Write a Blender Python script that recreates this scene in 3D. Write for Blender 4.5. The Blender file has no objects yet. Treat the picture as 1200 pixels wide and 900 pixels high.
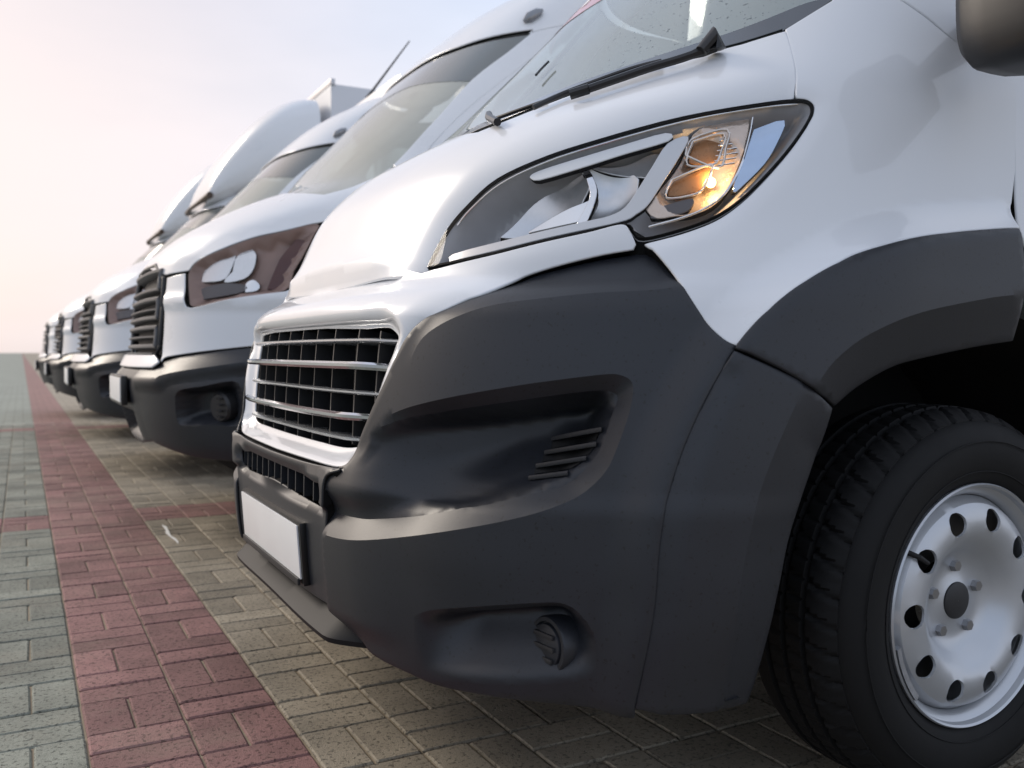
import bpy, bmesh, math, random
import numpy as np
from mathutils import Vector, Matrix
from mathutils.geometry import delaunay_2d_cdt
random.seed(7); rng = np.random.default_rng(7)
scene = bpy.context.scene
COL = scene.collection
R = math.radians

# ------------------------------------------------------------------ camera
CAM_H, YAW, PITCH, FPX = 0.82, R(28.1), R(1.97), 1075.0      # FPX: focal length for a 1200 px wide picture
cam_data = bpy.data.cameras.new('camera')
cam_data.sensor_width = 36.0
cam_data.lens = 36.0*FPX/1200.0
cam_data.clip_start = 0.05; cam_data.clip_end = 3000.0
cam = bpy.data.objects.new('camera', cam_data); COL.objects.link(cam)
cam.location = (0, 0, CAM_H)
cam.rotation_euler = (R(90)-PITCH, 0, -YAW)
scene.camera = cam
cam_data.dof.use_dof = True; cam_data.dof.focus_distance = 1.75; cam_data.dof.aperture_fstop = 4.5

# ------------------------------------------------------------------ world, sun, exposure
SUN_AZ, SUN_EL = R(-34), R(30)         # azimuth from +Y towards +X
world = bpy.data.worlds.new('World'); scene.world = world
world.use_nodes = True
wn, wl = world.node_tree.nodes, world.node_tree.links
wn.clear()
wo = wn.new('ShaderNodeOutputWorld'); bg = wn.new('ShaderNodeBackground')
sky = wn.new('ShaderNodeTexSky'); sky.sky_type = 'NISHITA'; sky.sun_disc = False
sky.sun_elevation = SUN_EL; sky.sun_rotation = SUN_AZ
sky.air_density = 1.0; sky.dust_density = 3.0; sky.ozone_density = 1.0
tc = wn.new('ShaderNodeTexCoord')
mp = wn.new('ShaderNodeMapping'); mp.inputs['Scale'].default_value = (1, 1, 3.2)
cn = wn.new('ShaderNodeTexNoise'); cn.inputs['Scale'].default_value = 1.3; cn.inputs['Detail'].default_value = 5; cn.inputs['Roughness'].default_value = 0.55
ramp = wn.new('ShaderNodeValToRGB')
ramp.color_ramp.elements[0].position = 0.32; ramp.color_ramp.elements[0].color = (.62, .62, .62, 1)
ramp.color_ramp.elements[1].position = 0.66; ramp.color_ramp.elements[1].color = (.97, .97, .97, 1)
cn2 = wn.new('ShaderNodeTexNoise'); cn2.inputs['Scale'].default_value = 0.9; cn2.inputs['Detail'].default_value = 3
ccol = wn.new('ShaderNodeValToRGB')
ccol.color_ramp.elements[0].position = 0.36; ccol.color_ramp.elements[0].color = (6.7, 8.0, 10.4, 1)
ccol.color_ramp.elements[1].position = 0.60; ccol.color_ramp.elements[1].color = (9.0, 9.4, 10.6, 1)
sdv = (math.sin(SUN_AZ)*math.cos(R(8)), math.cos(SUN_AZ)*math.cos(R(8)), math.sin(R(8)))
dt_ = wn.new('ShaderNodeVectorMath'); dt_.operation = 'DOT_PRODUCT'; dt_.inputs[1].default_value = sdv; wl.new(tc.outputs['Generated'], dt_.inputs[0])
glow = wn.new('ShaderNodeMapRange'); glow.interpolation_type = 'SMOOTHSTEP'; glow.inputs[1].default_value = .45; glow.inputs[2].default_value = .97; wl.new(dt_.outputs['Value'], glow.inputs[0])
gmix = wn.new('ShaderNodeMix'); gmix.data_type = 'RGBA'; gmix.inputs[7].default_value = (11.2, 9.5, 9.0, 1)
wl.new(glow.outputs[0], gmix.inputs[0]); wl.new(ccol.outputs['Color'], gmix.inputs[6])
mix = wn.new('ShaderNodeMix'); mix.data_type = 'RGBA'
wl.new(tc.outputs['Generated'], mp.inputs['Vector']); wl.new(mp.outputs['Vector'], cn.inputs['Vector']); wl.new(mp.outputs['Vector'], cn2.inputs['Vector'])
wl.new(cn.outputs['Fac'], ramp.inputs['Fac']); wl.new(cn2.outputs['Fac'], ccol.inputs['Fac'])
wl.new(ramp.outputs['Color'], mix.inputs[0])
wl.new(sky.outputs['Color'], mix.inputs[6]); wl.new(gmix.outputs[2], mix.inputs[7])
wl.new(mix.outputs[2], bg.inputs['Color']); bg.inputs['Strength'].default_value = 0.085
wl.new(bg.outputs['Background'], wo.inputs['Surface'])

sun_d = bpy.data.lights.new('sun', 'SUN'); sun_d.energy = 1.9; sun_d.angle = R(18); sun_d.color = (1.0, .90, .78)
sun = bpy.data.objects.new('sun', sun_d); COL.objects.link(sun)
sd = Vector((math.sin(SUN_AZ)*math.cos(SUN_EL), math.cos(SUN_AZ)*math.cos(SUN_EL), math.sin(SUN_EL)))
sun.rotation_euler = (-sd).to_track_quat('-Z', 'Y').to_euler()
sun.location = (-6, 6, 8)

vs = scene.view_settings
scene.display_settings.display_device = 'sRGB'
vs.view_transform = 'Standard'; vs.look = 'None'; vs.gamma = 1.0; vs.use_curve_mapping = False
vs.exposure = 0.22
scene.render.engine = 'CYCLES'
scene.render.resolution_x, scene.render.resolution_y = 1024, 768
scene.cycles.max_bounces = 6; scene.cycles.transparent_max_bounces = 16
scene.cycles.caustics_reflective = False; scene.cycles.caustics_refractive = False

# ------------------------------------------------------------------ materials
MATS = {}
def mat(name, col, rough=.5, metal=0., coat=0., spec=.5, noise=None, bump=None, emit=None, coat_rough=.03, speck=None):
    """noise=(scale, amount)  bump=(scale, strength, dist)  speck=(scale, threshold, colour)"""
    if name in MATS: return MATS[name]
    m = bpy.data.materials.new(name); m.use_nodes = True
    n, l = m.node_tree.nodes, m.node_tree.links
    b = n['Principled BSDF']
    b.inputs['Base Color'].default_value = (*col, 1)
    b.inputs['Roughness'].default_value = rough; b.inputs['Metallic'].default_value = metal
    b.inputs['Coat Weight'].default_value = coat; b.inputs['Coat Roughness'].default_value = coat_rough
    b.inputs['Specular IOR Level'].default_value = spec
    t = n.new('ShaderNodeTexCoord')
    csock = None
    if noise:
        nz = n.new('ShaderNodeTexNoise'); nz.inputs['Scale'].default_value = noise[0]; nz.inputs['Detail'].default_value = 6
        l.new(t.outputs['Object'], nz.inputs['Vector'])
        mx = n.new('ShaderNodeMix'); mx.data_type = 'RGBA'
        mx.inputs[6].default_value = (*[c*(1-noise[1]) for c in col], 1)
        mx.inputs[7].default_value = (*[min(1, c*(1+noise[1])) for c in col], 1)
        l.new(nz.outputs['Fac'], mx.inputs[0]); csock = mx.outputs[2]
        mr = n.new('ShaderNodeMapRange'); mr.inputs[3].default_value = max(0, rough-.08); mr.inputs[4].default_value = min(1, rough+.08)
        l.new(nz.outputs['Fac'], mr.inputs[0]); l.new(mr.outputs[0], b.inputs['Roughness'])
    if speck:
        vz = n.new('ShaderNodeTexNoise'); vz.inputs['Scale'].default_value = speck[0]; vz.inputs['Detail'].default_value = 2
        l.new(t.outputs['Object'], vz.inputs['Vector'])
        st = n.new('ShaderNodeMapRange'); st.inputs[1].default_value = speck[1]; st.inputs[2].default_value = speck[1]+.03
        l.new(vz.outputs['Fac'], st.inputs[0])
        m2 = n.new('ShaderNodeMix'); m2.data_type = 'RGBA'
        if csock: l.new(csock, m2.inputs[6])
        else: m2.inputs[6].default_value = (*col, 1)
        m2.inputs[7].default_value = (*speck[2], 1)
        l.new(st.outputs[0], m2.inputs[0]); csock = m2.outputs[2]
    if csock: l.new(csock, b.inputs['Base Color'])
    if bump:
        bz = n.new('ShaderNodeTexNoise'); bz.inputs['Scale'].default_value = bump[0]; bz.inputs['Detail'].default_value = 4
        l.new(t.outputs['Object'], bz.inputs['Vector'])
        bp = n.new('ShaderNodeBump'); bp.inputs['Strength'].default_value = bump[1]; bp.inputs['Distance'].default_value = bump[2]
        l.new(bz.outputs['Fac'], bp.inputs['Height']); l.new(bp.outputs['Normal'], b.inputs['Normal'])
    if emit:
        b.inputs['Emission Color'].default_value = (*emit[0], 1); b.inputs['Emission Strength'].default_value = emit[1]
    MATS[name] = m
    return m

def glass_mat(name, tint, refl_rough=.0, ior=1.5, opaque=0., film_col=(.7, .75, .75), drops=False):
    """thin car glass: fresnel reflection over tinted see-through (plus a pale film painted in for reflected sky)"""
    if name in MATS: return MATS[name]
    m = bpy.data.materials.new(name); m.use_nodes = True
    n, l = m.node_tree.nodes, m.node_tree.links; n.clear()
    o = n.new('ShaderNodeOutputMaterial'); tr = n.new('ShaderNodeBsdfTransparent'); tr.inputs[0].default_value = (*tint, 1)
    gl = n.new('ShaderNodeBsdfGlossy'); gl.inputs['Roughness'].default_value = refl_rough
    fr = n.new('ShaderNodeFresnel'); fr.inputs['IOR'].default_value = ior
    geo = n.new('ShaderNodeNewGeometry')      # same fresnel from both sides of the thin sheet
    df = n.new('ShaderNodeBsdfDiffuse'); df.inputs[0].default_value = (*film_col, 1)
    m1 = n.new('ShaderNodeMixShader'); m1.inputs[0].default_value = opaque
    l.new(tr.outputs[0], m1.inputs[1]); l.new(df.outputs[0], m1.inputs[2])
    if drops:          # dried rain drops and dust specks
        t = n.new('ShaderNodeTexCoord'); dz = n.new('ShaderNodeTexNoise'); dz.inputs['Scale'].default_value = 120; dz.inputs['Detail'].default_value = 1
        l.new(t.outputs['Object'], dz.inputs['Vector'])
        st = n.new('ShaderNodeMapRange'); st.inputs[1].default_value = .68; st.inputs[2].default_value = .72; st.inputs[3].default_value = 0; st.inputs[4].default_value = .8
        l.new(dz.outputs['Fac'], st.inputs[0])
        cm_ = n.new('ShaderNodeMix'); cm_.data_type = 'RGBA'; cm_.inputs[6].default_value = (*film_col, 1); cm_.inputs[7].default_value = (.12, .14, .15, 1)
        l.new(st.outputs[0], cm_.inputs[0]); l.new(cm_.outputs[2], df.inputs[0])
    mx = n.new('ShaderNodeMixShader')
    inv = n.new('ShaderNodeMix'); inv.data_type = 'FLOAT'
    l.new(geo.outputs['Backfacing'], inv.inputs[0]); l.new(fr.outputs[0], inv.inputs[2]); inv.inputs[3].default_value = .06
    l.new(inv.outputs[0], mx.inputs[0]); l.new(m1.outputs[0], mx.inputs[1]); l.new(gl.outputs[0], mx.inputs[2])
    l.new(mx.outputs[0], o.inputs['Surface'])
    MATS[name] = m
    return m

WHITE = mat('white_paint', (.735, .75, .775), .30, coat=.7, coat_rough=.02, noise=(3, .02))
PLASTIC = mat('grey_plastic', (.017, .019, .0245), .44, spec=.5, noise=(5, .28), bump=(700, .16, .0007), speck=(170, .655, (.009, .009, .010)))
PLASTIC_D = mat('dark_plastic', (.022, .022, .024), .5, noise=(9, .1))
BLACK = mat('matt_black', (.008, .008, .009), .7)
GAP = mat('gap_black', (.01, .01, .01), .9, spec=.1)
RUBBER = mat('tyre_rubber', (.006, .006, .0065), .72, spec=.3, noise=(25, .25), bump=(160, .15, .0008))
CHROME = mat('chrome', (.80, .81, .83), .07, metal=1)
SATIN = mat('satin_bar', (.52, .54, .57), .25, metal=.75, noise=(30, .05))
DARKCHROME = mat('dark_chrome', (.62, .63, .66), .10, metal=1)
STEEL = mat('wheel_silver', (.52, .54, .57), .36, metal=.55, coat=.3, noise=(14, .06))
PLATE = mat('plate_white', (.80, .80, .80), .35, noise=(20, .02))
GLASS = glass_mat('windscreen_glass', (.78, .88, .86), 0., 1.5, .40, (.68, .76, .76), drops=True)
SIDEGLASS = glass_mat('side_glass', (.45, .52, .50), 0., 1.5, .03)
LENS = glass_mat('lens_clear', (.96, .96, .96), 0., 1.17)
INTERIOR = mat('cab_interior', (.48, .50, .51), .8, noise=(8, .1))
DASH = mat('dashboard', (.05, .05, .055), .7)

# ------------------------------------------------------------------ tagging and mesh helpers
def tag(o, label=None, cat=None, group=None, kind=None):
    if label: o['label'] = label
    if cat: o['category'] = cat
    if group: o['group'] = group
    if kind: o['kind'] = kind
    return o
def empty(name, loc):
    o = bpy.data.objects.new(name, None); COL.objects.link(o); o.location = loc; o.empty_display_size = .2
    return o
WORLD_LOC = {}
def root_loc(p):
    v = Vector((0, 0, 0))
    while p is not None:
        v += p.location; p = p.parent
    return v
def mesh_obj(name, verts, faces, m, parent=None, smooth=True, normals=None, sharp=None, matidx=None):
    """verts in world coordinates; the object keeps its parent's origin"""
    off = root_loc(parent)
    V = np.asarray(verts, dtype=float) - np.array(off)
    me = bpy.data.meshes.new(name)
    me.from_pydata(V.tolist(), [], [list(map(int, f)) for f in faces])
    mats = m if isinstance(m, (list, tuple)) else [m]
    for k in mats: me.materials.append(k)
    if matidx is not None: me.polygons.foreach_set('material_index', np.asarray(matidx, dtype=np.int32))
    if smooth: me.polygons.foreach_set('use_smooth', np.ones(len(me.polygons), dtype=bool))
    me.update(); me.validate()
    if normals is not None: me.normals_split_custom_set_from_vertices([tuple(n) for n in normals])
    elif sharp is not None: me.set_sharp_from_angle(angle=R(sharp))
    o = bpy.data.objects.new(name, me); COL.objects.link(o)
    if parent is not None: o.parent = parent
    return o

class MB:
    """collects simple shapes (world coordinates) into one mesh"""
    def __init__(s): s.v = []; s.f = []
    def add(s, vs_, fs_):
        b = len(s.v); s.v += [tuple(p) for p in vs_]; s.f += [[i+b for i in f] for f in fs_]
    def box(s, c, size, M=None, bevel=0.):
        bm = bmesh.new(); bmesh.ops.create_cube(bm, size=1)
        for v in bm.verts: v.co = Vector((v.co.x*size[0], v.co.y*size[1], v.co.z*size[2]))
        if bevel: bmesh.ops.bevel(bm, geom=bm.edges[:], offset=bevel, segments=2, affect='EDGES', profile=.7)
        M = M or Matrix.Identity(3); c = Vector(c)
        bm.verts.index_update()
        s.add([(M @ v.co)+c for v in bm.verts], [[v.index for v in f.verts] for f in bm.faces]); bm.free(); return s
    def tube(s, pts, rad, n=10, cap=True):
        pts = [Vector(p) for p in pts]; rads = rad if isinstance(rad, (list, tuple)) else [rad]*len(pts)
        rings = []; up0 = Vector((0, 0, 1))
        for i, p in enumerate(pts):
            d = (pts[min(i+1, len(pts)-1)]-pts[max(i-1, 0)]).normalized()
            a = d.cross(up0)
            if a.length < 1e-3: a = d.cross(Vector((1, 0, 0)))
            a.normalize(); b = a.cross(d)
            rings.append([p+(a*math.cos(t)+b*math.sin(t))*rads[i] for t in [2*math.pi*k/n for k in range(n)]])
        s.loft(rings, True, cap); return s
    def loft(s, rings, closed=True, cap=False):
        b = len(s.v); n = len(rings[0])
        for r in rings: s.v += [tuple(p) for p in r]
        for i in range(len(rings)-1):
            for k in range(n if closed else n-1):
                k2 = (k+1) % n
                s.f.append([b+i*n+k, b+i*n+k2, b+(i+1)*n+k2, b+(i+1)*n+k])
        if cap:
            s.f.append([b+k for k in range(n)][::-1]); s.f.append([b+(len(rings)-1)*n+k for k in range(n)])
        return s
    def build(s, name, m, parent=None, smooth=True, sharp=35):
        return mesh_obj(name, s.v, s.f, m, parent, smooth, sharp=sharp if smooth else None)

# ------------------------------------------------------------------ projection between the photograph and the place
FW = np.array([math.sin(YAW)*math.cos(PITCH), math.cos(YAW)*math.cos(PITCH), -math.sin(PITCH)])
RT = np.array([math.cos(YAW), -math.sin(YAW), 0.]); UP = np.cross(RT, FW); CP = np.array([0, 0, CAM_H])
def ray(px, py): 
    d = FW+(px-600)/FPX*RT-(py-450)/FPX*UP
    return d/np.linalg.norm(d)
def proj(P):
    q = P-CP; d = q@FW
    return np.stack([600+FPX*(q@RT)/d, 450-FPX*(q@UP)/d], -1)
def ground(px, py, z=0.):
    d = ray(px, py); t = (z-CAM_H)/d[2]; return CP+d*t

def pchip(xs, ys):
    xs, ys = np.array(xs, float), np.array(ys, float)
    h = np.diff(xs); dl = np.diff(ys)/h; m = np.zeros(len(xs)); m[0], m[-1] = dl[0], dl[-1]
    for i in range(1, len(xs)-1):
        if dl[i-1]*dl[i] > 0:
            w1, w2 = 2*h[i]+h[i-1], h[i]+2*h[i-1]; m[i] = (w1+w2)/(w1/dl[i-1]+w2/dl[i])
    def f0(x):
        i = np.clip(np.searchsorted(xs, x)-1, 0, len(xs)-2)
        t = (x-xs[i])/h[i]; t2, t3 = t*t, t*t*t
        return (2*t3-3*t2+1)*ys[i]+(t3-2*t2+t)*h[i]*m[i]+(-2*t3+3*t2)*ys[i+1]+(t3-t2)*h[i]*m[i+1]
    tx = np.linspace(xs[0], xs[-1], 6001); ty = f0(tx)
    def f(x): return np.interp(x, tx, ty)
    return f
def smooth(x): x = np.clip(x, 0, 1); return x*x*(3-2*x)

class Body:
    """a van's outer skin: at every height a rounded plan outline (front, corner, straight side).
    s runs round the outline (0 = middle of the nose, positive = the side towards +w), z is height."""
    def __init__(b, yc, Xa, z, X0, D, W, p=3.0, q=2.0, dx=0.):
        b.yc, b.Xa = yc, Xa
        b.fX, b.fD, b.fW = pchip(z, [x+dx for x in X0]), pchip(z, [d*1.09 for d in D]), pchip(z, W); b.q = q
        b.fp = pchip(z, p if isinstance(p, (list, tuple)) else [p]*len(z))
        b.Xa = Xa+dx
    def inside(b, X, w, z):
        W = b.fW(z); a = np.clip(np.abs(w)/W, 0, 1)
        Xc = b.fX(z)+b.fD(z)*(1-np.power(np.clip(1-a**b.fp(z), 0, 1), 1/b.q))
        return (np.abs(w) < W) & (X > Xc)
    def base(b, s, z):
        s = np.asarray(s, float); z = np.asarray(z, float); s, z = np.broadcast_arrays(s, z)
        th = np.clip(np.abs(s), 0, math.pi/2); ext = np.clip(np.abs(s)-math.pi/2, 0, None)
        c, sn = np.cos(th), np.sin(th); lo = np.zeros_like(s); hi = np.full_like(s, 2.5)
        W, X0, D = b.fW(z), b.fX(z), b.fD(z); ip = 1/b.q; pp = b.fp(z)
        for _ in range(24):
            mid = (lo+hi)/2; w = mid*sn; a = np.minimum(w/W, 1.)
            ins = (w < W) & (b.Xa-mid*c > X0+D*(1-(1-a**pp)**ip))
            lo = np.where(ins, mid, lo); hi = np.where(ins, hi, mid)
        X = b.Xa-lo*c; w = lo*sn
        side = ext > 0
        X = np.where(side, b.Xa+ext, X); w = np.where(side, b.fW(z), w)*np.where(s < 0, -1, 1)
        return np.stack([X, b.yc-w, z], -1)
    def P(b, s, z, off=0.):
        e = 2e-3
        p = b.base(s, z)
        n = b.N(s, z, e)
        return p+n*np.asarray(off)[..., None]
    def N(b, s, z, e=2e-3):
        s = np.asarray(s, float); z = np.asarray(z, float)
        du = b.base(s+e, z)-b.base(s-e, z); dv = b.base(s, z+e)-b.base(s, z-e)
        n = np.cross(du, dv); n /= np.linalg.norm(n, axis=-1, keepdims=True)+1e-12
        c = b.base(s, z)-np.stack([np.full(n.shape[:-1], b.Xa), np.full(n.shape[:-1], b.yc), np.broadcast_to(z, n.shape[:-1])], -1)
        c[..., 2] = np.abs(c[..., 2])*0+.2
        return n*np.where((n*c).sum(-1) < 0, -1, 1)[..., None]
    def cast(b, px, py, shift=0.):
        d = ray(px, py); t = np.arange(.5, 16, .01); O = CP-shift; Q = O+d*t[:, None]
        ins = b.inside(Q[:, 0], b.yc-Q[:, 1], Q[:, 2]) & (Q[:, 2] > .05)
        if not ins.any(): return None
        k = int(np.argmax(ins)); lo, hi = t[max(k-1, 0)], t[k]
        for _ in range(3):
            tt = np.linspace(lo, hi, 65); Q = O+d*tt[:, None]; k = int(np.argmax(b.inside(Q[:, 0], b.yc-Q[:, 1], Q[:, 2])))
            k = max(k, 1); lo, hi = tt[k-1], tt[k]
        return O+d*hi
    def sz_of(b, Pt):
        w = b.yc-Pt[1]; X = Pt[0]
        if X < b.Xa: s = math.atan2(w, b.Xa-X)
        else: s = (math.pi/2+(X-b.Xa))*(1 if w > 0 else -1)
        return np.array([s, Pt[2]])
    def T(b, pts, d=0.):
        """photo pixels -> (s, z) on the skin lifted by d along its normal"""
        out = []
        for px, py in pts:
            c = None; k = 0
            while c is None and k < 40:
                c = b.cast(px+k*2.0, py); k += 1
            sz = b.sz_of(c)
            if d != 0.:
                for _ in range(4):
                    c2 = b.cast(px+(k-1)*2.0, py, b.N(sz[0], sz[1])*d)
                    if c2 is None: break
                    sz = b.sz_of(c2)
            out.append(sz)
        return np.array(out)

def resample(poly, sp, closed=True):
    poly = np.asarray(poly, float); out = []
    n = len(poly)
    for i in range(n if closed else n-1):
        a, c = poly[i], poly[(i+1) % n]; k = max(1, int(np.ceil(np.linalg.norm(c-a)/sp)))
        for j in range(k): out.append(a+(c-a)*j/k)
    if not closed: out.append(poly[-1])
    return np.array(out)
def curve(pts, n=6, closed=False):
    """Catmull-Rom through points"""
    P_ = np.asarray(pts, float); out = []; N_ = len(P_)
    for i in range(N_ if closed else N_-1):
        if closed: p0, p1, p2, p3 = P_[i-1], P_[i], P_[(i+1) % N_], P_[(i+2) % N_]
        else: p0, p1, p2, p3 = P_[max(i-1, 0)], P_[i], P_[i+1], P_[min(i+2, N_-1)]
        for t in np.arange(n)/n:
            out.append(.5*((2*p1)+(-p0+p2)*t+(2*p0-5*p1+4*p2-p3)*t*t+(-p0+3*p1-3*p2+p3)*t**3))
    if not closed: out.append(P_[-1])
    return np.array(out)
def inpoly(pts, poly):
    x, y = pts[:, 0], pts[:, 1]; r = np.zeros(len(pts), bool); n = len(poly); j = n-1
    for i in range(n):
        xi, yi = poly[i]; xj, yj = poly[j]
        c = ((yi > y) != (yj > y)) & (x < (xj-xi)*(y-yi)/((yj-yi) if yj != yi else 1e-12)+xi); r ^= c; j = i
    return r
def pdist(pts, line, closed=False):
    pts = np.asarray(pts, float); L = np.asarray(line, float)
    d = np.full(len(pts), 1e9); n = len(L)
    for i in range(n if closed else n-1):
        a, c = L[i], L[(i+1) % n]; ab = c-a; t = np.clip(((pts-a)@ab)/(ab@ab+1e-15), 0, 1)
        d = np.minimum(d, np.linalg.norm(pts-(a+t[:, None]*ab), axis=1))
    return d
def mirror(half):
    """half outline, w > 0, from the top middle to the bottom middle -> closed symmetric outline"""
    h = np.asarray(half, float); m = h[::-1]*np.array([-1, 1]); m = m[np.abs(m[:, 0]) > 1e-9]; return np.vstack([h, m])
def area(p): x, y = p[:, 0], p[:, 1]; return .5*np.sum(x*np.roll(y, -1)-np.roll(x, -1)*y)

def clean(p):
    p = np.asarray(p, float); out = [p[0]]
    for q in p[1:]:
        if np.linalg.norm(q-out[-1]) > 8e-4: out.append(q)
    if np.linalg.norm(out[0]-out[-1]) < 8e-4: out.pop()
    return np.array(out)
def panel(name, body, poly, m, parent, off=0., holes=(), creases=(), sp=.02, roll=.016, lip=.0022, edge_sp=None, hole_roll=None, normals=True, dark_rim=True):
    """one pressed panel of a van: outline on the skin, lifted by off, its rim rolled inwards"""
    offf = off if callable(off) else (lambda q: np.full(len(q), float(off)))
    es = edge_sp or sp*.7
    loops = []
    p0 = clean(poly); p0 = p0 if area(p0) > 0 else p0[::-1]
    loops.append(resample(p0, es))
    for h in holes:
        h = clean(h); h = h if area(h) < 0 else h[::-1]; loops.append(resample(h, es))
    mn, mxx = p0.min(0), p0.max(0); g = []
    ny = int((mxx[1]-mn[1])/(sp*.866))+2
    for j in range(ny):
        xs = np.arange(mn[0]-(j % 2)*sp/2, mxx[0]+sp, sp); g.append(np.stack([xs, np.full(len(xs), mn[1]+j*sp*.866)], -1))
    g = np.vstack(g)
    keep = inpoly(g, loops[0])
    for h in loops[1:]: keep &= ~inpoly(g, h)
    cl = [resample(c, es, False) for c in creases]
    for L_ in loops: keep &= pdist(g, L_, True) > es*.6
    for c in cl: keep &= pdist(g, c) > es*.6
    g = g[keep]
    pts = []; edges = []
    for L_ in loops:
        b = len(pts); pts += L_.tolist(); edges += [(b+i, b+(i+1) % len(L_)) for i in range(len(L_))]
    for c in cl:
        b = len(pts); pts += c.tolist(); edges += [(b+i, b+i+1) for i in range(len(c)-1)]
    pts += g.tolist()
    v2, _, f2, ov, _, _ = delaunay_2d_cdt([Vector(p) for p in pts], edges, [], 0, 1e-7)
    v2 = np.array([(v.x, v.y) for v in v2])
    tri = np.array([list(f) for f in f2 if len(f) == 3])
    cen = v2[tri].mean(1); k = inpoly(cen, loops[0])
    for h in loops[1:]: k &= ~inpoly(cen, h)
    tri = tri[k]
    first = {}
    for i, o_ in enumerate(ov):
        for q in o_: first[q] = i
    o0 = offf(v2); P3 = body.P(v2[:, 0], v2[:, 1], o0)
    e = 1.2e-3
    def Q(a): return body.P(a[:, 0], a[:, 1], offf(a))
    vn = v2.copy(); b0 = 0            # rim vertices take the normal just inside the edge
    for L_ in loops:
        c2 = np.roll(L_, -1, 0)-np.roll(L_, 1, 0); o2 = np.stack([c2[:, 1], -c2[:, 0]], -1); o2 /= np.linalg.norm(o2, axis=1, keepdims=True)+1e-12
        for i in range(len(L_)): vn[first[b0+i]] = v2[first[b0+i]]-o2[i]*.0028
        b0 += len(L_)
    du = Q(vn+[e, 0])-Q(vn-[e, 0]); dv = Q(vn+[0, e])-Q(vn-[0, e])
    n3 = np.cross(du, dv); ln = np.linalg.norm(n3, axis=1, keepdims=True); n3 = n3/(ln+1e-15)
    bn = body.N(v2[:, 0], v2[:, 1]); flip = ((n3*bn).sum(1) < 0); n3[flip] *= -1
    n3[(ln[:, 0] < 1e-12)] = bn[(ln[:, 0] < 1e-12)]
    # triangle orientation: outwards
    a, c, d = P3[tri[:, 0]], P3[tri[:, 1]], P3[tri[:, 2]]
    fl = ((np.cross(c-a, d-a)*bn[tri[:, 0]]).sum(1) < 0); tri[fl] = tri[fl][:, ::-1]
    V = P3.tolist(); NN = n3.tolist(); F = tri.tolist()
    MI = [0]*len(F)
    if roll:
        b0 = 0
        for li, L_ in enumerate(loops):
            idx = [first[b0+i] for i in range(len(L_))]; b0 += len(L_)
            rl = roll if li == 0 or hole_roll is None else hole_roll
            Lp = P3[idx]; tan = np.roll(Lp, -1, 0)-np.roll(Lp, 1, 0); tan /= np.linalg.norm(tan, axis=1, keepdims=True)+1e-12
            nb = n3[idx]; outw = np.cross(tan, nb)
            c2 = np.roll(L_, -1, 0)-np.roll(L_, 1, 0); o2 = np.stack([c2[:, 1], -c2[:, 0]], -1); o2 /= np.linalg.norm(o2, axis=1, keepdims=True)+1e-12
            test = body.base(L_[:, 0]+o2[:, 0]*2e-3, L_[:, 1]+o2[:, 1]*2e-3)-body.base(L_[:, 0], L_[:, 1])
            sg = np.where((outw*test).sum(1) < 0, -1., 1.)[:, None]; outw = outw*sg
            rings = [(Lp+outw*lip*.7-nb*lip*.4, outw*.6+nb*.8), (Lp+outw*lip-nb*lip*1.5, outw), (Lp+outw*lip-nb*rl, outw)]
            prev = idx
            for ri, (rp, rn) in enumerate(rings):
                b = len(V); V += rp.tolist(); NN += (rn/np.linalg.norm(rn, axis=1, keepdims=True)).tolist()
                n_ = len(idx)
                for i in range(n_):
                    i2 = (i+1) % n_
                    if prev[i] != prev[i2]:
                        A0, B0, C0 = np.array(V[prev[i]]), np.array(V[prev[i2]]), rp[i2]
                        fn = np.cross(B0-A0, C0-A0)
                        MI.append(1 if ri == 2 and (dark_rim(L_[i]) if callable(dark_rim) else dark_rim) else 0)  # inmost ring coloured black for the shade in the shut lines
                        F.append([prev[i], prev[i2], b+i2, b+i] if fn@rn[i] > 0 else [b+i, b+i2, prev[i2], prev[i]])
                prev = list(range(b, b+n_))
    o = mesh_obj(name, V, F, [m, GAP], parent, True, normals=NN if normals else None, matidx=MI)
    if not normals:            # crisp only along the pressed creases and the rim
        pairs = set(); b0 = sum(len(L_) for L_ in loops)
        for c in cl:
            ix = [first[b0+i] for i in range(len(c))]; b0 += len(c)
            pairs |= {frozenset(p) for p in zip(ix[:-1], ix[1:])}
        me = o.data
        for e_ in me.edges:
            if frozenset(e_.vertices) in pairs: e_.use_edge_sharp = True
    return o

def offset_poly(body, px, d): return body.T(px, d)

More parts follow.
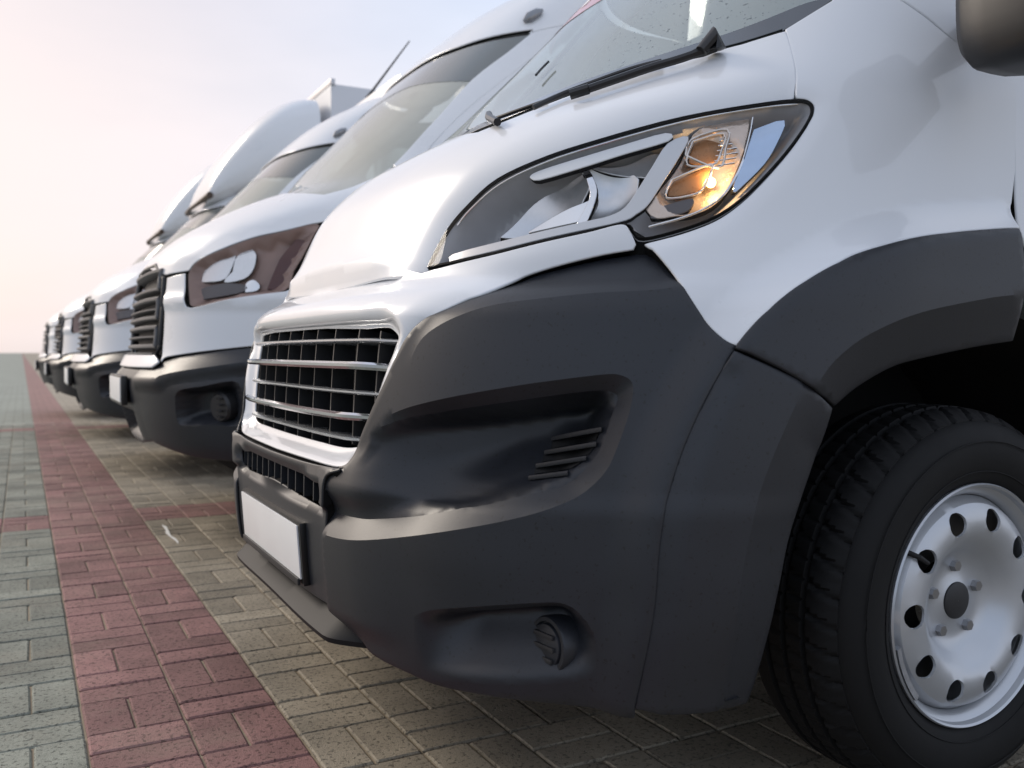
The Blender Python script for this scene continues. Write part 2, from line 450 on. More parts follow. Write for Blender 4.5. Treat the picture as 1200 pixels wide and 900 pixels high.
# ================================================================== the setting: ground and paving
MOD = 0.2025; GX0 = 0.107            # basket-weave module and the left edge of the red band
def paver_mat(name, col):
    m = bpy.data.materials.new(name); m.use_nodes = True
    n, l = m.node_tree.nodes, m.node_tree.links; b = n['Principled BSDF']
    b.inputs['Roughness'].default_value = .8; b.inputs['Specular IOR Level'].default_value = .3
    g = n.new('ShaderNodeNewGeometry'); oi = n.new('ShaderNodeObjectInfo'); t = n.new('ShaderNodeTexCoord')
    ad = n.new('ShaderNodeMath'); ad.operation = 'ADD'; l.new(g.outputs['Random Per Island'], ad.inputs[0]); l.new(oi.outputs['Random'], ad.inputs[1])
    fr = n.new('ShaderNodeMath'); fr.operation = 'FRACT'; l.new(ad.outputs[0], fr.inputs[0])
    mr = n.new('ShaderNodeMapRange'); mr.inputs[3].default_value = .80; mr.inputs[4].default_value = 1.2; l.new(fr.outputs[0], mr.inputs[0])
    nz = n.new('ShaderNodeTexNoise'); nz.inputs['Scale'].default_value = 3.1; nz.inputs['Detail'].default_value = 8; nz.inputs['Roughness'].default_value = .7
    l.new(g.outputs['Position'], nz.inputs['Vector'])
    m2 = n.new('ShaderNodeMapRange'); m2.inputs[1].default_value = .3; m2.inputs[2].default_value = .72; m2.inputs[3].default_value = .62; m2.inputs[4].default_value = 1.3; l.new(nz.outputs['Fac'], m2.inputs[0])
    mu = n.new('ShaderNodeMath'); mu.operation = 'MULTIPLY'; l.new(mr.outputs[0], mu.inputs[0]); l.new(m2.outputs[0], mu.inputs[1])
    # pits and grit
    pz = n.new('ShaderNodeTexNoise'); pz.inputs['Scale'].default_value = 95; pz.inputs['Detail'].default_value = 3; pz.inputs['Roughness'].default_value = .6
    l.new(g.outputs['Position'], pz.inputs['Vector'])
    pr = n.new('ShaderNodeMapRange'); pr.inputs[1].default_value = .36; pr.inputs[2].default_value = .46; pr.inputs[3].default_value = .45; pr.inputs[4].default_value = 1; l.new(pz.outputs['Fac'], pr.inputs[0])
    mu2 = n.new('ShaderNodeMath'); mu2.operation = 'MULTIPLY'; l.new(mu.outputs[0], mu2.inputs[0]); l.new(pr.outputs[0], mu2.inputs[1])
    gz = n.new('ShaderNodeTexNoise'); gz.inputs['Scale'].default_value = 420; gz.inputs['Detail'].default_value = 2; l.new(g.outputs['Position'], gz.inputs['Vector'])
    gr = n.new('ShaderNodeMapRange'); gr.inputs[1].default_value = .3; gr.inputs[2].default_value = .7; gr.inputs[3].default_value = .8; gr.inputs[4].default_value = 1.2; l.new(gz.outputs['Fac'], gr.inputs[0])
    mu3 = n.new('ShaderNodeMath'); mu3.operation = 'MULTIPLY'; l.new(mu2.outputs[0], mu3.inputs[0]); l.new(gr.outputs[0], mu3.inputs[1])
    cm = n.new('ShaderNodeVectorMath'); cm.operation = 'SCALE'; cm.inputs[0].default_value = col; l.new(mu3.outputs[0], cm.inputs['Scale'])
    # sandy dust lying unevenly
    dz = n.new('ShaderNodeTexNoise'); dz.inputs['Scale'].default_value = 1.4; dz.inputs['Detail'].default_value = 9; dz.inputs['Roughness'].default_value = .75; l.new(g.outputs['Position'], dz.inputs['Vector'])
    dr = n.new('ShaderNodeMapRange'); dr.inputs[1].default_value = .5; dr.inputs[2].default_value = .8; dr.inputs[4].default_value = .5; l.new(dz.outputs['Fac'], dr.inputs[0])
    mx = n.new('ShaderNodeMix'); mx.data_type = 'RGBA'; mx.inputs[7].default_value = (.33, .28, .21, 1)
    l.new(dr.outputs[0], mx.inputs[0]); l.new(cm.outputs[0], mx.inputs[6]); l.new(mx.outputs[2], b.inputs['Base Color'])
    bp = n.new('ShaderNodeBump'); bp.inputs['Strength'].default_value = .55; bp.inputs['Distance'].default_value = .004
    ah = n.new('ShaderNodeMath'); ah.operation = 'ADD'; l.new(pr.outputs[0], ah.inputs[0]); l.new(gz.outputs['Fac'], ah.inputs[1])
    l.new(ah.outputs[0], bp.inputs['Height']); l.new(bp.outputs['Normal'], b.inputs['Normal'])
    return m
P_RED = paver_mat('paver_red', (.255, .138, .128)); P_TAN = paver_mat('paver_tan', (.30, .262, .20)); P_GRN = paver_mat('paver_grey_green', (.235, .245, .205))
SAND = mat('joint_sand', (.27, .22, .155), .95, noise=(40, .3), bump=(300, .4, .003))

def far_paving_mat():
    m = bpy.data.materials.new('far_paving'); m.use_nodes = True
    n, l = m.node_tree.nodes, m.node_tree.links; b = n['Principled BSDF']; b.inputs['Roughness'].default_value = .85
    g = n.new('ShaderNodeNewGeometry'); sx = n.new('ShaderNodeSeparateXYZ'); l.new(g.outputs['Position'], sx.inputs[0])
    def band(lo, hi):
        a = n.new('ShaderNodeMath'); a.operation = 'GREATER_THAN'; l.new(sx.outputs[0], a.inputs[0]); a.inputs[1].default_value = lo
        c = n.new('ShaderNodeMath'); c.operation = 'LESS_THAN'; l.new(sx.outputs[0], c.inputs[0]); c.inputs[1].default_value = hi
        d = n.new('ShaderNodeMath'); d.operation = 'MULTIPLY'; l.new(a.outputs[0], d.inputs[0]); l.new(c.outputs[0], d.inputs[1]); return d
    red = band(GX0, GX0+2*MOD); grn = band(-400, GX0)
    br = n.new('ShaderNodeTexBrick'); br.inputs['Scale'].default_value = 1; br.inputs['Brick Width'].default_value = MOD; br.inputs['Row Height'].default_value = MOD/2
    br.inputs['Mortar Size'].default_value = .006; br.inputs['Color1'].default_value = (.29, .255, .195, 1); br.inputs['Color2'].default_value = (.24, .21, .165, 1); br.inputs['Mortar'].default_value = (.15, .125, .09, 1)
    l.new(g.outputs['Position'], br.inputs['Vector'])
    tint = n.new('ShaderNodeMix'); tint.data_type = 'RGBA'; tint.blend_type = 'MULTIPLY'; tint.inputs[7].default_value = (.88, .54, .62, 1); l.new(red.outputs[0], tint.inputs[0]); l.new(br.outputs['Color'], tint.inputs[6])
    t2 = n.new('ShaderNodeMix'); t2.data_type = 'RGBA'; t2.blend_type = 'MULTIPLY'; t2.inputs[7].default_value = (.87, 1.08, 1.2, 1); l.new(grn.outputs[0], t2.inputs[0]); l.new(tint.outputs[2], t2.inputs[6])
    nz = n.new('ShaderNodeTexNoise'); nz.inputs['Scale'].default_value = .8; nz.inputs['Detail'].default_value = 8; l.new(g.outputs['Position'], nz.inputs['Vector'])
    mr = n.new('ShaderNodeMapRange'); mr.inputs[3].default_value = .75; mr.inputs[4].default_value = 1.25; l.new(nz.outputs['Fac'], mr.inputs[0])
    sc = n.new('ShaderNodeVectorMath'); sc.operation = 'SCALE'; l.new(t2.outputs[2], sc.inputs[0]); l.new(mr.outputs[0], sc.inputs['Scale']); l.new(sc.outputs[0], b.inputs['Base Color'])
    return m
FARP = far_paving_mat()
NEAR_Y1, NEAR_X0, NEAR_X1, NEAR_Y0 = 12.06, GX0-14*MOD, GX0+20*MOD, GX0-6*MOD
NEAR_Y1 = NEAR_Y0+int((12.0-NEAR_Y0)/MOD)*MOD
g = MB(); S = 1500.0
xs_ = [-S, NEAR_X0, NEAR_X1, S]; ys_ = [-S, NEAR_Y0, NEAR_Y1, S]
for i in range(3):
    for j in range(3):
        if i == 1 and j == 1: continue
        g.add([(xs_[i], ys_[j], 0), (xs_[i+1], ys_[j], 0), (xs_[i+1], ys_[j+1], 0), (xs_[i], ys_[j+1], 0)], [[0, 1, 2, 3]])
ground_o = g.build('ground', FARP, smooth=False); tag(ground_o, 'block paving running off into the distance', kind='structure')
pave = mesh_obj('pavement', [(NEAR_X0, NEAR_Y0, -.006), (NEAR_X1, NEAR_Y0, -.006), (NEAR_X1, NEAR_Y1, -.006), (NEAR_X0, NEAR_Y1, -.006)], [[0, 1, 2, 3]], SAND)
tag(pave, 'basket-weave block paving with a red band and sandy joints', kind='structure')

def brick_geo(L, W_, jitter=0.):
    ch, cz = .004, .0035; a, c = L/2-.0022, W_/2-.0022
    ring = [(a, c), (-a, c), (-a, -c), (a, -c)]
    def oct_(x, y, r): return [(x-r, y), (-x+r, y), (-x, y-r), (-x, -y+r), (-x+r, -y), (x-r, -y), (x, -y+r), (x, y-r)]
    v = [(x, y, 0) for x, y in oct_(a-ch, c-ch, .003)]+[(x, y, -cz) for x, y in oct_(a, c, .003)]+[(x, y, -.03) for x, y in oct_(a, c, .003)]
    f = [list(range(8))]
    for k in (0, 8):
        for i in range(8): f.append([k+i, k+8+i, k+8+(i+1) % 8, k+(i+1) % 8])
    return v, f
BV, BF = brick_geo(MOD, MOD/2)
brick_mesh = {}
for nm, mm in (('red', P_RED), ('tan', P_TAN), ('grey', P_GRN)):
    me = bpy.data.meshes.new('brick_'+nm); me.from_pydata(BV, [], BF); me.materials.append(mm); brick_mesh[nm] = me
def brick_colour(cx, cy, i):
    if 0 <= i <= 1: return 'red'
    if 4.78 < cy < 5.10: return 'red'          # the cross band
    if cy > 10.9 and cy < 11.2: return 'red'
    return 'grey' if i < 0 else 'tan'
bricks = []
for i in range(-14, 20):
    for j in range(int((NEAR_Y1-NEAR_Y0)/MOD+.5)):
        x0, y0 = GX0+i*MOD, NEAR_Y0+j*MOD
        for k in range(2):
            if (i+j) % 2 == 0: cx, cy, rot = x0+MOD*(.25+.5*k), y0+MOD/2, math.pi/2
            else: cx, cy, rot = x0+MOD/2, y0+MOD*(.25+.5*k), 0.
            bricks.append((cx, cy, rot, brick_colour(cx, y0+MOD/2, i)))
def visible_size(bk):
    p = np.array([bk[0], bk[1], 0.]); q = p-CP; d = q@FW
    if d < .5: return 0
    u, v = proj(p)
    if not (-40 < u < 1240 and v < 930): return 0
    if u > 430+max(0, (v-790))*2.0: return .02/d**3          # hidden below the near van
    if bk[0] > .75 and v < 640: return .015/d**3
    return 1/d**3
order = sorted(range(len(bricks)), key=lambda i: -visible_size(bricks[i]))
stuff = {}
for rank, i in enumerate(order):
    cx, cy, rot, colr = bricks[i]
    dz = random.gauss(0, .0009); rx, ry = random.gauss(0, .004), random.gauss(0, .004)
    if rank < 300:
        o = bpy.data.objects.new('brick', brick_mesh[colr]); COL.objects.link(o); o.parent = pave
        o.location = (cx, cy, dz); o.rotation_euler = (rx, ry, rot+random.gauss(0, .006))
    else:
        M = Matrix.Translation((cx, cy, dz)) @ Matrix.Rotation(rot+random.gauss(0, .006), 4, 'Z') @ Matrix.Rotation(rx, 4, 'X')
        stuff.setdefault(colr, MB()).add([M @ Vector(p) for p in BV], BF)
for colr, mb_ in stuff.items():
    o = mb_.build('brick_field', {'red': P_RED, 'tan': P_TAN, 'grey': P_GRN}[colr], pave, smooth=False); o['kind'] = 'stuff'
pm = mat('worn_paint', (.78, .78, .75), .7, noise=(60, .15))
a_, b_ = ground(190, 616), ground(208, 638)
dv_ = (b_-a_)/np.linalg.norm(b_-a_); pv_ = np.array([-dv_[1], dv_[0], 0])
prof = [(0, .004), (.12, .016), (.3, .012), (.45, .018), (.6, .010), (.75, .014), (.9, .009), (1, .003)]
vv = []
for t, h_ in prof:
    c_ = a_+(b_-a_)*t+pv_*math.sin(t*9)*.006; vv += [c_+pv_*h_*.5+[0, 0, .004], c_-pv_*h_*.5+[0, 0, .004]]
o = mesh_obj('paint_mark', vv, [[2*i, 2*i+1, 2*i+3, 2*i+2] for i in range(len(prof)-1)], pm, pave)

# ================================================================== the near van
YC = 2.05
N = Body(YC, 1.60,
    [.10, .22, .30, .42, .50, .57, .61, .75, .88, .92, .955, .985, 1.05, 1.16, 1.25, 1.335, 1.42, 1.6, 1.8, 2.1, 2.35, 2.55],
    [.58, .53, .505, .490, .487, .487, .495, .502, .515, .545, .600, .612, .640, .69, .775, .92, 1.03, 1.22, 1.42, 1.71, 2.0, 2.4],
    [.62, .64, .65, .65, .65, .65, .66, .69, .716, .709, .673, .688, .709, .712, .68, .60, .58, .53, .50, .45, .4, .3],
    [.97, .99, 1.0, 1.01, 1.012, 1.012, 1.012, 1.006, .995, .992, .988, .985, .978, .963, .95, .937, .925, .90, .87, .82, .76, .60],
    [3.6]*7+[3.5, 3.35, 3.3, 3.25, 3.2, 3.1]+[3.0]*9)
G = Body(YC, 3.0, [0, 1], [0, 1], [0, 1], [0, 1]); G.fX, G.fD, G.fW, G.fp = N.fX, N.fD, N.fW, N.fp       # the same skin, other coordinates: for screen, roof and sides
van = empty('delivery_van', (1.6, YC, 0))
tag(van, 'white van nearest the camera, dark grey bumper, lit indicator lamp, silver steel wheel', 'van', 'vans parked in a row')
T = N.T
def C(px, d=0., n=5): return curve(T(px, d), n)

# ---- outlines read off the photograph, laid on the skin
hood_edge = [(488, 321), (496, 309), (508, 285), (524, 260), (545, 236), (580, 206), (640, 178), (700, 159), (800, 132), (900, 115), (926, 112)]
hood_rear = [(931, 108), (930, 80), (925, 55), (919, 37)]
cowl_edge = [(870, 52), (820, 65), (740, 88), (660, 115), (600, 139), (560, 155)]
sz_edge = C(hood_edge); sz_rear = C(hood_rear, 0, 3); sz_cowl = C(cowl_edge)
hood_half = np.vstack([[[0, .958], [.2, .961], [.36, .966]], sz_edge, sz_rear, sz_cowl, [[0, 1.335]]])
hood_poly = mirror(hood_half)
lipz = lambda s: 1.004-.012*np.clip(np.abs(s)/.5, 0, 1)
def hood_off(q):
    s, z = np.abs(q[:, 0]), q[:, 1]; qq = np.stack([s, z], -1)
    d = pdist(qq, sz_edge); o = -.014*np.clip(1-d/.065, 0, 1)**2
    u = z-lipz(s); side = 1-smooth((s-.30)/.12)
    o += np.where(u < 0, .014-.020*np.clip(-u/.04, 0, 1), .014*np.exp(-np.clip(u, 0, 1)/.045))*side
    return o
lip_c = np.stack([np.linspace(-.47, .47, 60), lipz(np.linspace(-.47, .47, 60))], -1)
hood = panel('hood', N, hood_poly, WHITE, van, hood_off, creases=[lip_c], sp=.014, roll=.03, lip=.004, dark_rim=lambda p: abs(p[0]) > .44 or p[1] > 1.2)

# ---- nose panel round the grille
nose_top = [(490, 324), (497, 320), (530, 311), (580, 299), (640, 284), (690, 273), (727, 264), (736, 270), (743, 283)]
nose_bot = [(741, 287), (700, 294), (640, 309), (600, 322), (560, 338), (540, 346), (502, 366), (480, 388), (465, 415), (450, 447), (435, 480), (422, 512), (415, 536), (407, 545), (390, 544), (365, 537)]
sz_nt, sz_nb = C(nose_top), C(nose_bot)
zb0 = .610
nose_half = np.vstack([[[0, .985], [.25, .985], [.37, .985]], sz_nt[4:], sz_nb, [[.2, zb0+.002], [0, zb0]]])
open_px = [(425, 383), (446, 381), (455, 384), (462, 393), (459, 404), (450, 430), (440, 460), (430, 490), (421, 514), (415, 524), (395, 525), (370, 519)]
sz_op = C(open_px, -.02)
open_half = np.vstack([[[0, .876], [.2, .876]], sz_op, [[.12, .6385], [0, .638]]])
open_poly = mirror(open_half)
def nose_off(q):
    a = np.stack([np.abs(q[:, 0]), q[:, 1]], -1)
    d = pdist(a, open_half); o = -.030*(1-smooth(d/.034))
    o -= .020*smooth((a[:, 1]-.945)/.035)*(1-smooth((a[:, 0]-.38)/.06))
    d3 = pdist(a, sz_nb[:40]); o -= .010*np.clip(1-d3/.045, 0, 1)**2*smooth((a[:, 0]-.42)/.1)
    return o
nose = panel('nose_panel', N, mirror(nose_half), WHITE, van, nose_off, holes=[open_poly], sp=.0095, roll=.02, lip=.003, hole_roll=.05)

# ---- grille: backing, bars, fins
def strip(z, s0, s1, off, n=41): s = np.linspace(s0, s1, n); return N.P(s, np.full(n, z), np.full(n, off))
gb = panel('grille_backing', N, open_poly*1.0, mat('grille_mesh', (.012, .012, .013), .5, bump=(450, .8, .003)), van, -.085, sp=.05, roll=0)
def half_w(z):
    i = open_half[:, 1]; k = (open_half[:, 0] > .25); zz, ss = open_half[k, 1], open_half[k, 0]; o_ = np.argsort(zz); return float(np.interp(z, zz[o_], ss[o_]))
def bar(name, z, h, depth, off, m, bow=0.):
    """a horizontal grille bar: rounded section swept round the nose"""
    hw = half_w(z)+.004; s = np.linspace(-hw, hw, 61); rings = []
    sec = [(-depth, -h*.45), (-.012, -h*.5), (-.004, -h*.45), (0, -h*.15), (0, h*.2), (-.006, h*.48), (-depth, h*.5)]
    env = smooth((1-np.abs(s)/hw)/.16)
    nr = N.N(s, np.full(61, z)); b0 = N.base(s, np.full(61, z))
    for i in range(61):
        rings.append([b0[i]+nr[i]*(off*env[i]-(1-env[i])*.034+a+bow*(1-(s[i]/hw)**2))+np.array([0, 0, c]) for a, c in sec])
    return MB().loft(rings, True, True).build(name, m, gb)
bar('grille_bar', .846, .009, .045, -.018, SATIN)
bar('grille_bar', .797, .015, .05, -.003, DARKCHROME, .006)
bar('grille_bar', .748, .009, .045, -.018, SATIN)
bar('grille_bar', .703, .015, .05, -.003, DARKCHROME, .006)
bar('grille_bar', .661, .009, .045, -.018, SATIN)
for k in range(-4, 5):
    s = (k+.5)*.100 if k < 4 else .42
    hw_ok = [z for z in np.linspace(.634, .874, 30) if half_w(z) > abs(s)+.01]
    if len(hw_ok) < 3: continue
    z0, z1 = min(hw_ok), max(hw_ok); m_ = MB(); z = np.linspace(z0, z1, 9); rings = []
    for zz in z:
        p = N.P(np.array([s-.0016, s+.0016]), np.array([zz, zz]), np.array([-.034, -.034])); p2 = N.P(np.array([s-.0016, s+.0016]), np.array([zz, zz]), np.array([-.08, -.08]))
        rings.append([p[0], p[1], p2[1], p2[0]])
    m_.loft(rings, True, True).build('grille_fin', mat('fin_plastic', (.035, .035, .037), .4), gb)

# ---- bumper, two wings and a middle panel
seam_px = [(410, 549), (400, 556), (391, 564), (388, 590), (385, 620), (386, 652), (389, 690), (392, 714)]
bot_px = [(405, 728), (425, 752), (437, 767), (480, 789), (510, 802), (560, 813), (640, 823), (700, 829), (741, 832)]
flare_seam_px = [(742, 831), (764, 727), (772, 640), (782, 580), (800, 525), (823, 473), (842, 438), (859, 411)]
side_px = [(857, 409), (842, 401), (815, 360), (790, 322), (763, 290), (752, 287)]
sz_seam, sz_bot = C(seam_px), C(bot_px)
sz_fs = C(flare_seam_px, .028); sz_side = C(side_px, .0)
bump_poly = np.vstack([sz_seam, sz_bot, sz_fs, sz_side[1:], sz_nb[:-8]+[0, -.003]])
crease_px = [(480, 425), (492, 400), (510, 384), (540, 369), (580, 357), (640, 349), (700, 343), (760, 340), (803, 335)]
sz_cr = C(crease_px)
O_px = [(384, 624), (400, 629), (425, 632), (465, 630), (540, 620), (615, 605), (667, 587), (692, 571), (712, 549), (725, 520), (737, 485), (742, 458), (739, 446), (725, 439), (705, 439), (655, 445), (605, 452), (530, 465), (480, 477), (455, 487)]
I_px = [(387, 597), (400, 601), (425, 607), (445, 608), (490, 605), (540, 596), (605, 582), (655, 571), (680, 555), (700, 532), (709, 512), (717, 487), (724, 467), (719, 460), (700, 457), (655, 462), (605, 469), (530, 480), (480, 490), (450, 503)]
sz_O, sz_I = C(O_px), C(I_px, -.016)
I_closed = np.vstack([sz_I, [sz_I[-1]+[-.02, -.05]], [[sz_I[0][0]+.02, sz_I[0][1]+.03]]])
O_closed = np.vstack([sz_O, [sz_O[-1]+[-.03, -.05]], [[sz_O[0][0], sz_O[0][1]+.05]]])
sz_Ibot, sz_Itop = sz_I[:int(len(sz_I)*.42)], sz_I[int(len(sz_I)*.62):]
sz_Irt = sz_I[int(len(sz_I)*.36):int(len(sz_I)*.68)]
F_px = [(487, 790), (505, 796), (542, 800), (592, 803), (642, 802), (682, 797), (698, 780), (696, 745), (680, 720), (662, 708), (640, 706), (600, 708), (555, 711), (505, 715), (485, 722)]
sz_F = C(F_px); F_closed = sz_F
fs_dir = sz_fs
def bumper_off(q):
    q = np.stack([np.abs(q[:, 0]), q[:, 1]], -1); s, z = q[:, 0], q[:, 1]
    o = np.zeros(len(q))
    # shoulder above the crease leans back
    ds = pdist(q, sz_cr); zc = np.interp(s, sz_cr[:, 0], sz_cr[:, 1]); above = (z > zc) & (s > sz_cr[0, 0]-.04)
    o = np.where(above, -np.minimum(ds, .10)*.36*smooth((s-sz_cr[0, 0]+.02)/.07), o)
    # chamfer round the big scoop, then the scoop itself
    inO, inI = inpoly(q, O_closed), inpoly(q, I_closed)
    dO, dI = pdist(q, sz_O), pdist(q, sz_I)
    s0 = sz_I[-1, 0]; fT = smooth((s-s0+.01)/.13)
    db, dt, dr = pdist(q, sz_Ibot), pdist(q, sz_Itop), pdist(q, sz_Irt)
    g_ = fT+(1-fT)*smooth(1-db/.055)
    gc = np.where(db < dt, 1., g_); o = np.where(inO & ~inI, -.022*gc*dO/(dO+dI+1e-9), o)
    depth = .105*smooth((s-s0+.05)/.26)*(.34*smooth(db/.026)+.66*smooth(db/.10))*smooth(dt/.022)*smooth(dr/.035)
    o = np.where(inI, -.022*g_-depth, o)
    o += .013*(1-smooth((s-.42)/.14))*smooth((z-.30)/.05)*smooth((.66-z)/.06)
    # fog lamp hollow
    inF = inpoly(q, F_closed); dF = pdist(q, sz_F, True); dFb = pdist(q, sz_F[:26])
    fadeF = smooth((s-sz_F[:, 0].min())/.10)
    o = np.where(inF, o-.07*fadeF*smooth(dF/.034)*smooth(dFb/.10)**.8, o)
    # the rim swells out to meet the wheel arch trim
    dfs = pdist(q, sz_fs); low = smooth((1.0-z)/.10)
    o += .028*(1-smooth(dfs/.062))
    # under the lower chamfer line the skin tucks in gently
    return o
wing = panel('bumper_wing', N, bump_poly, PLASTIC, van, bumper_off, creases=[sz_cr[1:-2], sz_O[2:-1], sz_I[2:-1], np.vstack([sz_F, sz_F[:1]])], sp=.009, roll=.02, lip=.0025, normals=False)
mpoly = bump_poly*[-1, 1]
panel('bumper_wing', N, mpoly, PLASTIC, van, bumper_off, creases=[(sz_cr*[-1, 1])[1:-2], (sz_O*[-1, 1])[2:-1], (sz_I*[-1, 1])[2:-1]], sp=.018, roll=.02, lip=.0025, normals=False)

slot_px = [(355, 561), (370, 565), (379, 567), (381, 574), (379, 594), (370, 594), (355, 588)]
sz_sl = T(slot_px, -.004)
slot_half = np.vstack([[[0, .578]], sz_sl[:3], sz_sl[3:6], [[0, .534]]])
slot_half[1, 1] = .578
mid_half = np.vstack([[[0, .598], [.2, .600], [.3, .602]], C([(390, 548), (407, 549)], 0, 2), (sz_seam+[-.003, 0])[1:-1], T([(391, 711)]), [[.3, .342], [0, .338]]])
def mid_off(q):
    a = np.stack([np.abs(q[:, 0]), q[:, 1]], -1)
    o = -.012*(1-smooth(pdist(a, slot_half)/.014))
    o += .010*smooth((.535-np.abs(a[:, 1]-.60))/.02)*0
    o += .010*smooth((a[:, 1]-.525)/.012)*smooth((.62-a[:, 1])/.02)+.013*smooth((a[:, 1]-.30)/.05)*smooth((.66-a[:, 1])/.06)*smooth((a[:, 0]-.30)/.08)
    return o
mid = panel('bumper_middle', N, mirror(mid_half), PLASTIC, van, mid_off, holes=[mirror(slot_half)], sp=.013, roll=.02, hole_roll=.06, lip=.0025)
for sg in (1, -1):
    sbk = np.vstack([sz_seam[2:-2]+[-.03, 0], (sz_seam[2:-2]+[.03, 0])[::-1]])*[sg, 1]
    panel('seam_backing', N, sbk, PLASTIC, van, -.016, sp=.02, roll=0)
sb_ = panel('lower_grille', N, mirror(slot_half), BLACK, van, -.07, sp=.05, roll=0)
for k in range(-7, 8):
    s = k*.052
    p = [N.P(np.array([s+t]), np.array([zz]), np.array([o_]))[0] for zz in (.531, .581) for o_, t in ((-.006, -.0022), (-.006, .0022), (-.06, .0022), (-.06, -.0022))]
    mb_ = MB(); mb_.add(p, [[0, 1, 5, 4], [1, 2, 6, 5], [2, 3, 7, 6], [3, 0, 4, 7]]); mb_.build('fin', PLASTIC, sb_, smooth=False)

# ---- splitter lip below
SM = float(sz_bot[9][0]); s_ = np.linspace(-SM, SM, 61); rings = []
for s in s_:
    e = 1-smooth((abs(s)-SM+.10)/.10); zt = .338-.02*(1-e)
    f_ = lambda z, o_: N.P(np.array([s]), np.array([z]), np.array([o_]))[0]
    zf = .300-.018*(abs(s)/SM)**2
    a = f_(zt, -.03); fr_ = f_(.34, -.045+.069*e); fr_[2] = zf
    rings.append([a, fr_+[.006, 0, .010], fr_+[0, 0, .004], fr_+[.003, 0, -.006], fr_+[.12, 0, -.012], a+[.1, 0, 0]])
MB().loft(rings, True, True).build('splitter', mat('splitter_black', (.010, .010, .011), .6, spec=.25), van)

# ---- number plate in its frame
pc = N.P(np.array([0.]), np.array([.420]), np.array([0.]))[0]
pm_ = MB(); Mr = Matrix.Rotation(R(-4), 3, 'Y')
fr_o = MB().box(pc+[-.001, 0, 0], (.018, .535, .128), Mr, .006).build('plate_frame', mat('frame_black', (.012, .012, .012), .3), van)
pl = MB().box(pc+[-.0115, 0, .003], (.004, .515, .108), Mr, .0015).build('number_plate', PLATE, van)
MB().box(pc+[-.0115, 0, -.056], (.006, .51, .014), Mr, .002).build('plate_clip', PLASTIC_D, van)

# ---- wheel arch trim and front fender
fl_top_px = [(864, 406), (880, 386), (900, 366), (925, 344), (950, 327), (1000, 300), (1060, 282), (1110, 274), (1166, 269), (1195, 268)]
fl_in_px = [(1195, 398), (1150, 405), (1085, 419), (1050, 430), (1012, 452), (986, 474)]
fl_gap_px = [(960, 458), (920, 434), (880, 414)]
sz_ft, sz_fi, sz_fg = C(fl_top_px, .038), C(fl_in_px, .02), C(fl_gap_px, .034)
cr_up = C([(957, 452), (980, 421), (1020, 391), (1080, 366), (1155, 350), (1195, 345)], .041)
up_poly = np.vstack([sz_ft, sz_fi, sz_fg])
def up_off(q):
    din, dcr, dt = pdist(q, sz_fi), pdist(q, cr_up), pdist(q, sz_ft)
    t = dcr/(dcr+din+1e-9); inner = din < pdist(q, sz_ft)*0+din+dcr
    below = q[:, 1] < np.interp(q[:, 0], cr_up[:, 0], cr_up[:, 1])
    below |= q[:, 0] < cr_up[0, 0]-1
    o = np.full(len(q), .041); o = np.where(below, .041-.034*t, o)
    return o-.004*(1-smooth(dt/.012))
arch_up = panel('wheel_arch_trim', N, up_poly, PLASTIC, van, up_off, creases=[cr_up[1:-1]], normals=False, sp=.012, roll=.03, lip=.003)
lo_top_px = [(862, 413), (905, 432), (950, 455), (981, 479)]
lo_in_px = [(960, 530), (930, 620), (915, 690), (905, 735), (886, 803), (877, 826)]
lo_bot_px = [(840, 832), (790, 836), (746, 833)]
sz_lt, sz_li, sz_lb = C(lo_top_px, .034), C(lo_in_px, .012), C(lo_bot_px, .034)
sz_fs2 = sz_fs[::-1][::1]
lo_seam = C([(747, 829), (767, 727), (775, 640), (785, 580), (803, 525), (826, 474), (845, 440)], .034)
lo_poly = np.vstack([sz_lt, sz_li, sz_lb, lo_seam])
cr_lo = C([(941, 457), (921, 500), (893, 570), (874, 650), (860, 740), (846, 825)], .036)
def lo_off(q):
    din, dcr, ds = pdist(q, sz_li), pdist(q, cr_lo), pdist(q, lo_seam)
    inner = q[:, 0] > np.interp(q[:, 1], cr_lo[::-1, 1], cr_lo[::-1, 0])
    o = np.where(inner, .036-.03*dcr/(dcr+din+1e-9), .036)
    return o-.010*(1-smooth(ds/.03))
arch_lo = panel('wheel_arch_trim', N, lo_poly, PLASTIC, van, lo_off, creases=[cr_lo[2:-6]], sp=.010, roll=.03, lip=.003, normals=False)

hl_low = [(948, 148), (930, 174), (900, 209), (870, 238), (840, 258), (800, 273), (757, 284)]
fend_hl = C([(936, 111), (948, 113), (957, 121), (956, 133)], 0, 3)
sz_hl = C(hl_low)
f_side = C([(766, 289), (793, 322), (818, 360), (845, 400), (860, 407)], 0., 4)
sz_arch = C([(865, 403), (880, 383), (900, 363), (925, 341), (950, 324), (1000, 297), (1060, 279), (1110, 271), (1166, 266), (1192, 265)], .028)
f_up = C([(1186, 120), (1180, 98), (1150, 76), (1116, 49), (1085, 22), (1054, 0)], 0, 4)
sc = T([(976, 1)])[0]
f_cowl = C([(976, 1), (945, 20), (922, 34)], 0, 3)
f_hood = C([(935, 78), (936, 106)][0:2], 0, 2); f_hood = C([(928, 54), (934, 80), (935, 105)], 0, 3)
fp = np.vstack([fend_hl, sz_hl, f_side, sz_arch, T([(1190, 235)], .008), T([(1189, 200), (1188, 160)]), f_up])
zt_ = f_up[-1]; 
top_join = np.array([[f_up[-1][0]-.04, f_up[-1][1]+.05], [f_cowl[0][0]+.06, f_cowl[0][1]+.05]])
fend_poly = np.vstack([fp, top_join, f_cowl, f_hood])
